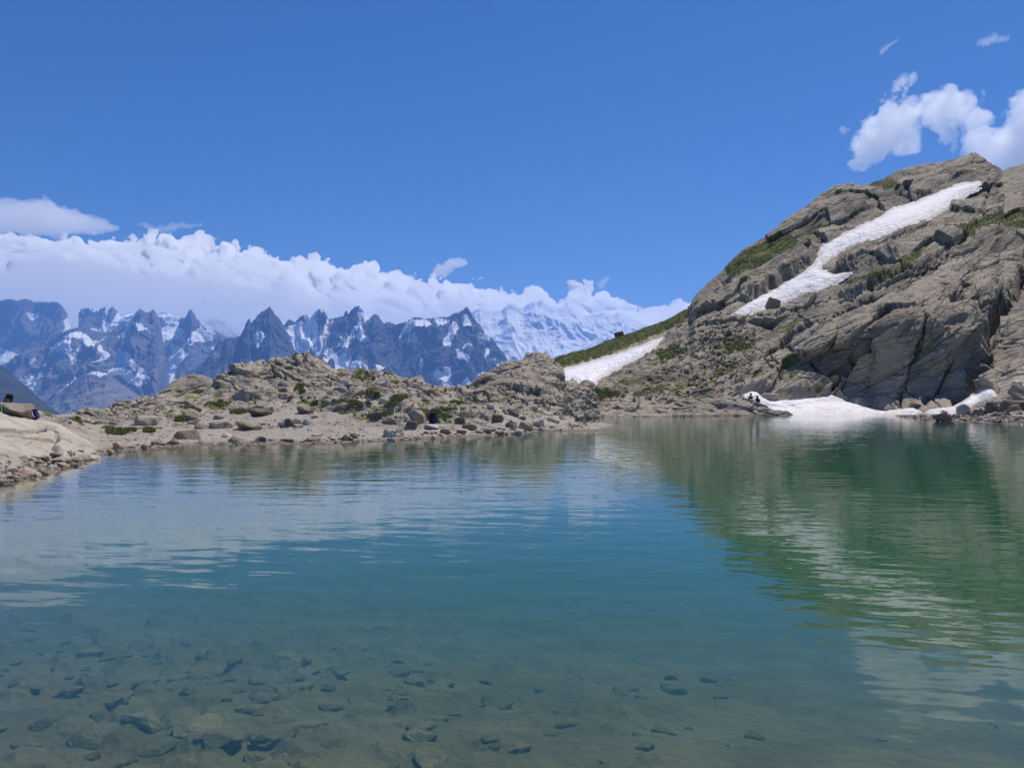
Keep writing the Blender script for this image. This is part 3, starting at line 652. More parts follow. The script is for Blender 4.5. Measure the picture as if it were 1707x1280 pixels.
mountain('dark forested slope dropping at the far left edge behind the backpacks', [(-300, 560), (-120, 580), (0, 608), (10, 616), (20, 625), (33, 636), (45, 645), (60, 660), (80, 675), (105, 694), (130, 706)], [(-300, 760), (130, 712)], 5200, 1300, 301, 0.35, 0.6, mat=M_wood)
mountain('distant grey rock wall with its flat top in the clouds at far left', [(-330, 492), (-200, 488), (-100, 496), (-40, 499), (-24, 504), (0, 502), (14, 499), (30, 502), (44, 499), (60, 504), (85, 504), (98, 506), (105, 512), (112, 524), (117, 545), (124, 549), (133, 547), (150, 560), (170, 590)],
         [(-330, 700), (170, 640)], 14600, 1500, 311, 0.7, 1.0, vscale=1.6, csnow=0.5,
         snow=[[(112, 530), (120, 545), (140, 545), (150, 560), (118, 560), (110, 552)], [(-6, 580), (12, 584), (24, 590), (40, 586), (34, 594), (20, 600), (6, 612), (-10, 618)], [(46, 524), (56, 520), (63, 518), (60, 525), (50, 530)]])
mountain('distant snowy ridge with a flat notched summit and glacier cirque', [(105, 566), (118, 552), (132, 546), (132, 520), (136, 516), (150, 514), (158, 514), (165, 517), (174, 513), (180, 516), (188, 512), (195, 520), (202, 525), (215, 523), (225, 524), (262, 526), (268, 523), (280, 523), (292, 528), (302, 530), (312, 536), (330, 552), (360, 566), (380, 580)],
         [(105, 600), (380, 640)], 14100, 1300, 321, 0.7, 1.2, vscale=1.5, csnow=0.8,
         snow=[[(104, 566), (120, 552), (132, 548), (140, 552), (132, 562), (112, 572)], [(150, 552), (165, 550), (175, 542), (190, 545), (196, 532), (203, 527), (214, 525), (222, 524), (212, 540), (200, 549), (186, 556), (165, 556)], [(262, 528), (272, 524), (286, 523), (300, 530), (296, 540), (280, 536), (268, 534)], [(258, 546), (272, 548), (290, 546), (300, 542), (300, 556), (288, 566), (275, 570), (262, 556)],
               [(150, 512), (166, 512), (164, 518), (156, 519)], [(176, 516), (186, 515), (184, 524), (178, 524)]])
mountain('distant mountain with a tall tooth shaped summit and hanging glaciers', [(268, 600), (285, 570), (296, 545), (303, 531), (308, 531), (312, 524), (315, 517), (319, 515.5), (323, 521), (328, 531), (334, 538), (342, 548), (350, 552), (358, 552), (367, 557), (376, 562), (382, 568), (396, 574), (420, 590)],
         [(268, 690), (420, 660)], 13300, 1700, 331, 0.8, 1.0, vscale=1.4, csnow=0.7,
         snow=[[(322, 550), (336, 545), (339, 552), (338, 562), (325, 566), (315, 575), (306, 578), (310, 566)], [(341, 552), (352, 552), (358, 558), (354, 566), (344, 564), (340, 558)], [(286, 552), (302, 547), (296, 562), (286, 566)], [(350, 578), (362, 577), (358, 586)],
               [(272, 568), (300, 578), (312, 590), (300, 604), (292, 618), (294, 634), (310, 652), (280, 650), (262, 642), (236, 636), (218, 640), (206, 632), (198, 622), (190, 614), (206, 617), (222, 618), (236, 618), (226, 604), (205, 594), (216, 592), (232, 598), (246, 588), (258, 600)]])
mountain('large grey mountain with a snowy cirque left of the glacier valley', [(-60, 640), (0, 611), (12, 605), (30, 593), (42, 588), (57, 581), (75, 572), (86, 562), (100, 553), (116, 549), (131, 545), (141, 547), (155, 551), (172, 556), (186, 553), (200, 546), (212, 540), (220, 530), (226, 521), (232, 514), (237, 517), (242, 521), (250, 521), (256, 516), (260, 522), (266, 533), (272, 543), (280, 549), (290, 560), (296, 570), (286, 582), (270, 600), (262, 622), (266, 640)],
         [(-60, 700), (266, 690)], 11300, 1900, 341, 0.9, 1.0, vscale=1.2, csnow=0.6,
         snow=[[(84, 580), (98, 569), (118, 562), (136, 556), (144, 560), (152, 568), (166, 575), (164, 584), (152, 580), (140, 574), (130, 568), (124, 580), (120, 596), (108, 591), (102, 577)], [(222, 538), (240, 546), (256, 560), (248, 562), (232, 552)], [(205, 592), (216, 594), (232, 612), (226, 618), (210, 606)], [(190, 616), (212, 618), (236, 622), (252, 636), (224, 642), (204, 630)], [(120, 634), (132, 632), (130, 646), (118, 646)], [(48, 644), (62, 641), (56, 652)], [(46, 588), (54, 585), (50, 594)]],
         screem=[[(100, 660), (140, 620), (190, 640), (240, 690), (100, 690)]])
mountain('low scree covered spur with pale gullies in front of the glacier valley', [(60, 690), (75, 674), (100, 656), (118, 640), (130, 631), (142, 624), (152, 620), (164, 620), (178, 623), (192, 632), (206, 642), (220, 652), (236, 662), (256, 672), (290, 690)],
         [(60, 712), (290, 712)], 9000, 1200, 351, 0.5, 0.7, vscale=1.0, csnow=0.15, snow=[[(146, 623), (160, 619), (182, 624), (168, 625)]], screem=[[(60, 690), (150, 628), (190, 636), (290, 690), (170, 720)]])
mountain('blue veiled dark rock needle with a sharp twin summit left of the snow bowl', [(295, 640), (308, 628), (316, 619), (326, 611), (336, 605), (345, 599), (355, 586), (362, 573), (372, 569), (384, 563), (392, 564), (400, 561), (405, 552), (410, 540), (413, 533), (416, 530.5), (419, 540), (424, 534), (430, 524), (435, 521), (440, 518), (445, 515), (450, 511.5), (455, 518), (460, 526), (465, 531), (472, 541), (480, 556), (490, 580), (497, 592), (510, 612), (520, 640)],
         [(295, 690), (520, 690)], 9300, 1300, 361, 0.75, 1.0, mat=M_mtn2, vscale=1.5, csnow=0.25, snow=[[(424, 566), (432, 558), (438, 555), (440, 562), (436, 570), (428, 580)], [(418, 600), (423, 603), (424, 612), (419, 610)], [(440, 600), (446, 604), (444, 610)]])
M6C = [(462, 560), (475, 541), (478, 536), (481, 532), (486, 535), (492, 539), (497, 534), (503, 528), (512, 522), (520, 526), (526, 517), (530, 514.5), (533, 515), (537, 522), (541, 521), (547, 532), (560, 531), (572, 528), (577, 519), (581, 525), (586, 518), (592, 513), (597, 511), (601, 509.5), (607, 518), (613, 528), (618, 526), (622, 523.5), (630, 527), (635, 534), (640, 540), (650, 537), (656, 540), (661, 543), (670, 540), (682, 534), (690, 531), (702, 531), (720, 532), (735, 530), (747, 529), (757, 523), (766, 521), (773, 518), (776, 514), (778, 511), (782, 517), (786, 522), (790, 530), (800, 542), (810, 555), (821, 566), (832, 580), (845, 597), (860, 612), (880, 630)]
mountain('blue veiled chain of jagged rock needles streaked with snow, snow bowl at its left end', M6C, [(462, 690), (880, 690)], 10500, 1500, 371, 0.9, 1.1, mat=M_mtn2, vscale=1.5, csnow=0.8,
         snow=[[(472, 548), (490, 543), (504, 536), (514, 540), (512, 550), (520, 561), (533, 563), (544, 560), (542, 574), (546, 582), (556, 590), (566, 604), (560, 606), (546, 596), (534, 588), (524, 584), (516, 574), (512, 588), (500, 590), (488, 572)],
               [(569, 569), (578, 567), (585, 574), (580, 584), (572, 580)], [(601, 516), (608, 520), (610, 534), (604, 546), (600, 538)], [(588, 562), (604, 548), (607, 562), (618, 574), (604, 572)], [(583, 606), (592, 600), (600, 606), (602, 618), (592, 622)], [(628, 614), (636, 612), (644, 620), (630, 622)],
               [(680, 537), (692, 533), (708, 533), (718, 545), (710, 556), (700, 548), (690, 548), (676, 552), (668, 560), (670, 548)], [(724, 534), (738, 532), (748, 532), (742, 542), (728, 546)], [(756, 538), (764, 546), (758, 562), (746, 578), (738, 582), (746, 560)], [(770, 530), (778, 524), (782, 536), (786, 545), (774, 545)], [(759, 590), (770, 592), (780, 606), (776, 612), (766, 604)],
               [(733, 628), (744, 634), (752, 642), (760, 652), (768, 640), (778, 630), (790, 640), (796, 655), (770, 662), (744, 650)], [(795, 628), (806, 620), (812, 626), (800, 634)], [(740, 620), (748, 616), (750, 630), (742, 632)], [(700, 600), (706, 612), (702, 620)]])
mountain('great glacier covered massif fading into the clouds behind the needles', [(760, 552), (780, 530), (792, 517), (800, 514), (810, 516), (820, 519), (828, 518), (836, 518), (842, 512), (848, 508), (853, 506), (860, 508), (866, 512), (872, 513), (880, 506), (892, 503), (902, 501), (915, 508), (930, 512), (945, 511), (958, 519), (970, 527), (980, 526), (992, 524), (1006, 521), (1020, 526), (1032, 521), (1046, 529), (1064, 536), (1085, 545), (1110, 552), (1150, 560)],
         [(760, 690), (1150, 640)], 15600, 3600, 381, 0.5, 0.4, vscale=0.7, csnow=1.0, hsnow=(700, 610, 0.02),
         snow=[[(796, 520), (820, 522), (838, 522), (846, 545), (880, 575), (905, 592), (886, 600), (860, 590), (838, 570), (812, 548), (790, 530)], [(872, 515), (900, 505), (950, 514), (1010, 524), (1050, 532), (1110, 552), (1080, 562), (1020, 560), (985, 545), (940, 545), (905, 540)], [(905, 575), (930, 565), (936, 590), (925, 605), (908, 600)], [(955, 548), (1000, 548), (1030, 562), (1000, 580), (970, 585), (960, 570)]])

# the valley floor that the mountains stand in
bm = bmesh.new()
for a_ in ((-15500, 900), (15500, 900), (15500, 17900), (-15500, 17900)): bm.verts.new((a_[0], a_[1], -950))
bm.faces.new(bm.verts); bmesh.ops.subdivide_edges(bm, edges=bm.edges[:], cuts=30, use_grid_fill=True)
for v_ in bm.verts: v_.co.z += 30 * math.sin(v_.co.x / 900) * math.cos(v_.co.y / 1100)
me = bpy.data.meshes.new('valley'); bm.to_mesh(me); bm.free()
t = NT('valley_green'); c_ = t.mix(t.noise(t.coord((0.001,) * 3), 3, 6), (0.05, 0.07, 0.03), (0.16, 0.15, 0.10)); t.pbr(c_)
tag(link('valley', me, t.m), 'wide green valley floor below the spit and the mountains', 'valley', kind='structure')

# ------------------------------------------------------------------ haze in the valley air
def box(name, lo, hi):
    bm = bmesh.new(); bmesh.ops.create_cube(bm, size=1)
    for v in bm.verts: v.co = Vector([lo[i] if v.co[i] < 0 else hi[i] for i in range(3)])
    me = bpy.data.meshes.new(name); bm.to_mesh(me); bm.free(); return me
t = NT('haze_air')
pv = t.n('VolumePrincipled', Density=5.9e-5, Anisotropy=0.1); pv.inputs['Color'].default_value = (0.21, 0.45, 1.0, 1); t.l(pv.outputs[0], t.out.inputs['Volume'])
tag(link('haze', box('haze', (-17500, -400, -1100), (17500, 18200, 2330)), t.m, smooth=False), 'thin blue summer haze filling the air of the valley', 'haze', kind='stuff')

# ------------------------------------------------------------------ clouds: closed billowing bodies of droplets
def surface_net(f, origin, cell, warpfn=None):
    """smooth closed mesh of f > 0 on a regular grid (f must be negative on its border)"""
    s = f > 0; nx, ny, nz = f.shape
    acc = np.zeros((nx - 1, ny - 1, nz - 1, 3), np.float32); cnt = np.zeros((nx - 1, ny - 1, nz - 1), np.float32)
    cor = [(i, j, k) for i in (0, 1) for j in (0, 1) for k in (0, 1)]
    sl = lambda c: tuple(slice(c[a], f.shape[a] - 1 + c[a]) for a in range(3))
    for c0 in cor:
        for ax in range(3):
            if c0[ax]: continue
            c1 = list(c0); c1[ax] = 1; c1 = tuple(c1)
            a, b = f[sl(c0)], f[sl(c1)]; cr = (a > 0) != (b > 0); idx = np.nonzero(cr)
            tt = a[idx] / (a[idx] - b[idx] + 1e-12)
            pt = np.zeros((len(tt), 3), np.float32); pt[:] = c0; pt[:, ax] += tt
            acc[idx] += pt; cnt[idx] += 1
    act = cnt > 0; ids = np.full(cnt.shape, -1, np.int64); ids[act] = np.arange(act.sum())
    ijk = np.argwhere(act).astype(np.float32); V = (ijk + acc[act] / cnt[act][:, None]) * cell + np.asarray(origin)
    quads = []
    for ax in range(3):
        o1, o2 = [(1, 2), (2, 0), (0, 1)][ax]
        a = [slice(None)] * 3; b = [slice(None)] * 3; a[ax] = slice(0, -1); b[ax] = slice(1, None)
        for o in (o1, o2): a[o] = slice(1, -1); b[o] = slice(1, -1)
        sa, sb = s[tuple(a)], s[tuple(b)]; e = np.argwhere(sa != sb)
        if not len(e): continue
        flip = sa[tuple(e.T)]
        e[:, o1] += 1; e[:, o2] += 1
        def at(d1, d2):
            g_ = e.copy(); g_[:, o1] += d1; g_[:, o2] += d2; return ids[tuple(g_.T)]
        q = np.stack([at(-1, -1), at(0, -1), at(0, 0), at(-1, 0)], -1)
        q[~flip] = q[~flip][:, ::-1]; quads.append(q)
    return V, np.concatenate(quads)

def cloud_material(name, density, g=0.5):
    t = NT(name); vs = t.n('VolumeScatter', Density=density, Anisotropy=g); vs.inputs['Color'].default_value = (1.0, 1.0, 1.0, 1)
    t.l(vs.outputs[0], t.out.inputs['Volume']); return t.m

def cloud_from_outline(label, poly, Yc, halfd, cell, density, seed, nscale, namp, thin=1.0, group=None, lean=0.0, fine=3, oct0=2):
    """poly in photo pixels gives the outline; the body is a rounded lump of that outline, half as deep as wide, roughened by billows"""
    poly = np.array(poly, float); m = 22
    x0, x1 = poly[:, 0].min() - m, poly[:, 0].max() + m; r0, r1 = poly[:, 1].min() - m, poly[:, 1].max() + m
    xs = np.arange((x0 - CX) / F * Yc, (x1 - CX) / F * Yc, cell); zs = np.arange(H + (HZ - r1) / F * Yc, H + (HZ - r0) / F * Yc, cell); ys = np.arange(Yc - halfd * 1.25, Yc + halfd * 1.25, cell)
    Xg, Zg = np.meshgrid(xs, zs, indexing='ij'); ppx = CX + Xg / Yc * F; ppy = HZ - (Zg - H) / Yc * F
    d2 = poly_dist(ppx.astype(np.float32), ppy.astype(np.float32), poly) * Yc / F
    f = (np.minimum(d2, halfd * 1.2)[:, None, :] - 0.0) * 1.0
    yy = (ys - Yc)[None, :, None]
    f = f - (yy / halfd) ** 2 * np.minimum(halfd, 600 * thin + 0 * yy)
    def refine(f, band, amp_, scale_, octs, sd):
        i = np.nonzero(np.abs(f) < band); pts = np.stack([xs[i[0]], ys[i[1]], zs[i[2]]], -1)
        f[i] += amp_ * billow(pts / scale_, octs, sd, 0.62) if octs else 0
    refine(f, namp * 3.0, namp, nscale, 2 if oct0 == 2 else 1, seed)
    if oct0 > 2: refine(f, namp * 1.6, namp * 0.85, nscale / 3.2, 2, seed + 31); refine(f, namp * 0.8, namp * 0.32, nscale / 13.0, fine, seed + 50)
    else: refine(f, namp * 0.75, namp * 0.42, nscale / 4.6, fine, seed + 50)
    f[0] = f[-1] = -1; f[:, 0] = f[:, -1] = -1; f[:, :, 0] = f[:, :, -1] = -1
    V, Q = surface_net(f.astype(np.float32), (xs[0], ys[0], zs[0]), cell)
    if lean:                                                                            # the bank is a slope of cloud: higher parts lie farther off
        dY = lean * np.clip((V[:, 2] - zs[0]) / (zs[-1] - zs[0]), 0, 1); k = (V[:, 1] + dY) / V[:, 1]
        V[:, 0] *= k; V[:, 2] = H + (V[:, 2] - H) * k; V[:, 1] += dY
    me = raw_mesh('cloud', V, Q)
    return tag(link('cloud', me, cloud_material('cloud_droplets', density)), label, 'cloud', group or 'clouds')

BANK = [(-260, 600), (-260, 392), (-150, 382), (-60, 378), (0, 376), (14, 388), (30, 398), (60, 406), (100, 404), (140, 401), (155, 394), (178, 396), (200, 394), (228, 392), (252, 389), (268, 389), (282, 397), (306, 400), (322, 401), (340, 409), (356, 412), (372, 406), (392, 407), (402, 412), (418, 407), (432, 406), (442, 420), (462, 424), (480, 423), (500, 425), (512, 431), (532, 431), (546, 441), (562, 452), (576, 446), (592, 443), (606, 446), (622, 453), (640, 462), (660, 457), (676, 456), (690, 464), (712, 464), (728, 458), (748, 460), (764, 468), (782, 473), (802, 474), (822, 477), (846, 481), (866, 482), (880, 478), (896, 478), (910, 486), (930, 492), (948, 490), (966, 490), (984, 500), (1002, 504), (1020, 499), (1036, 497), (1046, 504), (1062, 512), (1080, 517), (1098, 519), (1112, 513), (1128, 506), (1142, 497), (1158, 493), (1180, 490), (1230, 500), (1230, 600)]
cloud_from_outline('huge white cloud bank lying along the whole mountain chain', [(x, r + 7) for x, r in BANK], 19900, 1300, 36, 0.018, 401, 2400, 380, group='clouds', lean=11000, oct0=3)
cloud_from_outline('smooth grey veil cloud above the left end of the cloud bank', [(-120, 336), (0, 331), (60, 329), (92, 336), (112, 347), (150, 356), (176, 368), (196, 379), (160, 385), (120, 394), (92, 402), (60, 396), (20, 392), (-120, 398)], 20000, 500, 44, 0.0024, 421, 900, 190)
cloud_from_outline('little ragged cloud puff just above the cloud bank near its middle', [(716, 462), (722, 446), (738, 440), (745, 432), (760, 429), (776, 432), (782, 440), (770, 447), (756, 448), (752, 458), (742, 466)], 19800, 220, 22, 0.004, 431, 260, 85)
cloud_from_outline('thin cloud streak right of the grey veil cloud', [(218, 374), (236, 370), (250, 374), (262, 380), (282, 374), (302, 371), (334, 373), (330, 378), (300, 383), (284, 389), (262, 388), (240, 380)], 19800, 120, 22, 0.0022, 441, 260, 100)
cloud_from_outline('tiny lone cloud wisp in the blue gap left of the hillside', [(992, 474), (1000, 467), (1010, 460), (1018, 463), (1012, 472), (1006, 484), (996, 483)], 19500, 110, 18, 0.0028, 451, 180, 70)
cloud_from_outline('bright ragged cloud with two lobes above the rocky summit', [(1421, 268), (1418, 238), (1424, 218), (1440, 212), (1452, 196), (1464, 172), (1480, 158), (1500, 145), (1522, 142), (1510, 160), (1490, 172), (1500, 172), (1530, 166), (1555, 150), (1578, 141), (1606, 146), (1632, 166), (1646, 182), (1652, 200), (1636, 206), (1606, 200), (1594, 214), (1580, 222), (1560, 210), (1540, 206), (1530, 222), (1522, 240), (1500, 256), (1470, 270), (1440, 277)], 9200, 260, 11, 0.0040, 461, 420, 190, fine=5)
cloud_from_outline('ragged cloud at the right edge partly behind the summit', [(1600, 262), (1606, 228), (1622, 206), (1640, 210), (1660, 214), (1684, 202), (1692, 160), (1720, 130), (1830, 150), (1860, 280), (1760, 300), (1640, 290)], 9600, 300, 13, 0.0036, 471, 420, 200, fine=5)
cloud_from_outline('small slanted wisp high in the blue sky', [(1466, 90), (1470, 80), (1486, 70), (1498, 62), (1502, 66), (1488, 76), (1478, 88), (1470, 92)], 9000, 40, 7, 0.0030, 481, 80, 34)
cloud_from_outline('faint broad wisp near the top right corner', [(1628, 74), (1640, 62), (1656, 58), (1670, 62), (1682, 60), (1680, 70), (1660, 72), (1640, 80)], 9000, 50, 8, 0.0026, 491, 100, 42)

# ------------------------------------------------------------------ loose rock
SA = np.concatenate([s[0] for s in SURF]).astype(np.float32); SB = np.concatenate([s[1] for s in SURF]).astype(np.float32)
SP = np.concatenate([s[2] for s in SURF]).astype(np.float32); SN = np.concatenate([s[3] for s in SURF]).astype(np.float32)
_o = np.argsort(SA, kind='stable'); SA, SB, SP, SN = SA[_o], SB[_o], SP[_o], SN[_o]
def hit(px, py, r=2.2):
    i0, i1 = np.searchsorted(SA, [px - r, px + r]); m = np.nonzero(np.abs(SB[i0:i1] - py) < r)[0] + i0
    m = m[SP[m, 1] > 2.0]
    if not len(m): return None
    yv = SP[m, 1]; near = m[yv < yv.min() * 1.04 + 0.3]
    d = np.hypot(SA[near] - px, SB[near] - py); j = near[np.argmin(d)]
    return Vector(SP[j].tolist()), Vector(SN[j].tolist())
_gi = lambda x, y: (np.interp(CX + x / y * F, upx, np.arange(len(upx))), np.interp(y, uY, np.arange(len(uY))))
def ground_z(x, y):
    a, b = _gi(x, y); i, j = int(b), int(a); i = min(i, len(uY) - 2); j = min(j, len(upx) - 2); u, v = a - j, b - i
    return float(GZ[i, j] * (1 - u) * (1 - v) + GZ[i, j + 1] * u * (1 - v) + GZ[i + 1, j] * (1 - u) * v + GZ[i + 1, j + 1] * u * v)

def stone_mat(name, base, dark, light, rough=0.92):
    t = NT(name); v = t.coord((1, 1, 1)); oi = t.t.nodes.new('ShaderNodeObjectInfo')
    ad = t.n('VectorMath', operation='ADD'); t.l(v, ad.inputs[0]); sc = t.n('VectorMath', operation='SCALE'); t.l(oi.outputs['Location'], sc.inputs[0]); sc.inputs['Scale'].default_value = 3.1; t.l(sc.outputs[0], ad.inputs[1])
    n1 = t.noise(ad.outputs[0], 1.6, 6, 0.6); n2 = t.noise(ad.outputs[0], 7, 6, 0.7)
    c = t.mix(t.ramp(n1, 0.35, 0.65), base, light); c = t.mix(t.math('MULTIPLY', t.ramp(n2, 0.52, 0.72), 0.6), c, dark)
    r = t.math('ADD', 0.72, t.math('MULTIPLY', oi.outputs['Random'], 0.5))
    hs = t.n('HueSaturation'); t.l(c, hs.inputs['Color']); t.l(r, hs.inputs['Value'])
    return t.pbr(hs.outputs[0], rough, t.bump(t.math('ADD', n1, t.math('MULTIPLY', n2, 0.4)), 0.08), 0.2)
S_brown = stone_mat('brown_stone', (0.27, 0.22, 0.17), (0.09, 0.075, 0.06), (0.40, 0.33, 0.26))
S_pale = stone_mat('pale_stone', (0.44, 0.385, 0.31), (0.17, 0.14, 0.11), (0.56, 0.50, 0.42))
S_dark = stone_mat('dark_stone', (0.16, 0.135, 0.11), (0.06, 0.05, 0.042), (0.25, 0.21, 0.17))
S_grey = stone_mat('grey_stone', (0.33, 0.31, 0.285), (0.12, 0.11, 0.10), (0.46, 0.44, 0.41))
S_rust = stone_mat('rusty_stone', (0.42, 0.29, 0.19), (0.16, 0.11, 0.08), (0.50, 0.38, 0.27))
S_wet = stone_mat('silted_stone', (0.135, 0.117, 0.072), (0.09, 0.078, 0.048), (0.18, 0.157, 0.10))

def stone_mesh(name, seed, cuts, flat=0.6, npts=15, round_=0):
    """angular block: hull of a few random points, edges worn, faces broken up a little"""
    r = np.random.default_rng(seed)
    p = r.normal(size=(npts + (14 if round_ else 0), 3)); p /= np.linalg.norm(p, axis=1, keepdims=True); p = np.sign(p) * np.abs(p) ** 0.8
    p *= np.array([r.uniform(0.9, 1.2), r.uniform(0.65, 0.95), flat * r.uniform(0.85, 1.15)]) * r.uniform(0.82, 1.0, (len(p), 1))
    bm = bmesh.new()
    for q in p: bm.verts.new(q)
    bmesh.ops.convex_hull(bm, input=bm.verts[:])
    for v in [v for v in bm.verts if not v.link_faces]: bm.verts.remove(v)
    bmesh.ops.dissolve_limit(bm, angle_limit=math.radians(14), verts=bm.verts[:], edges=bm.edges[:])
    bmesh.ops.bevel(bm, geom=bm.edges[:], offset=0.045, segments=1, affect='EDGES', clamp_overlap=True)
    bmesh.ops.triangulate(bm, faces=bm.faces[:])
    for k in range(cuts): bmesh.ops.subdivide_edges(bm, edges=bm.edges[:], cuts=1, use_grid_fill=True, smooth=0.12 if round_ else 0.0)
    bm.normal_update()
    V = np.array([v.co[:] for v in bm.verts]); N = np.array([v.normal[:] for v in bm.verts])
    V = V + N * (0.045 * fbm(V * 1.8 + seed, 2, seed) + 0.030 * fbm(V * 5 + seed, 3, seed + 3) - 0.05 * np.clip(ridged(V * 1.3 + seed, 2, seed + 9) - 0.95, 0, 1))[:, None]
    w = V[:, 0].max() - V[:, 0].min(); V[:, 0] -= (V[:, 0].max() + V[:, 0].min()) / 2
    V /= w; V[:, 2] -= V[:, 2].min() + 0.12 * (V[:, 2].max() - V[:, 2].min())          # unit width, base a little sunk
    for v, c in zip(bm.verts, V): v.co = c
    me = bpy.data.meshes.new(name); bm.to_mesh(me); bm.free()
    me.polygons.foreach_set('use_smooth', np.ones(len(me.polygons), bool))
    try: me.set_sharp_from_angle(angle=math.radians(38))
    except Exception: pass
    me['h'] = float(V[:, 2].max()); return me
PROTO = {k: [stone_mesh('stone', 500 + 20 * i + j, 2, f, 14, rd) for j in range(7)] for i, (k, f, rd) in enumerate((('flat', 0.36, 0), ('mid', 0.60, 0), ('tall', 0.95, 0), ('round', 0.6, 1)))}
BIG = {k: [stone_mesh('boulder', 700 + 20 * i + j, 3, f, 13, rd) for j in range(4)] for i, (k, f, rd) in enumerate((('flat', 0.36, 0), ('mid', 0.60, 0), ('tall', 0.95, 0), ('round', 0.6, 1)))}
_matcache = {}
def with_mat(me, mat):
    key = (me.name, mat.name)
    if key not in _matcache:
        m = me.copy(); m['h'] = me['h']; m.materials.clear(); m.materials.append(mat); _matcache[key] = m
    return _matcache[key]
def put_stone(name, me, mat, loc, width, height=None, rz=None, tilt=8, label=None, group=None, cat='stone'):
    o = bpy.data.objects.new(name, with_mat(me, mat)); COL.objects.link(o); o.location = loc
    hz = (height / me['h']) if height else width
    o.scale = (width, width * random.uniform(0.75, 1.1), hz)
    o.rotation_euler = (math.radians(random.uniform(-tilt, tilt)), math.radians(random.uniform(-tilt, tilt)), random.uniform(-0.5, 0.5) + random.choice((0, math.pi)) if rz is None else rz)
    return tag(o, label, cat, group)
MAT = dict(b=S_brown, p=S_pale, d=S_dark, g=S_grey, r=S_rust)
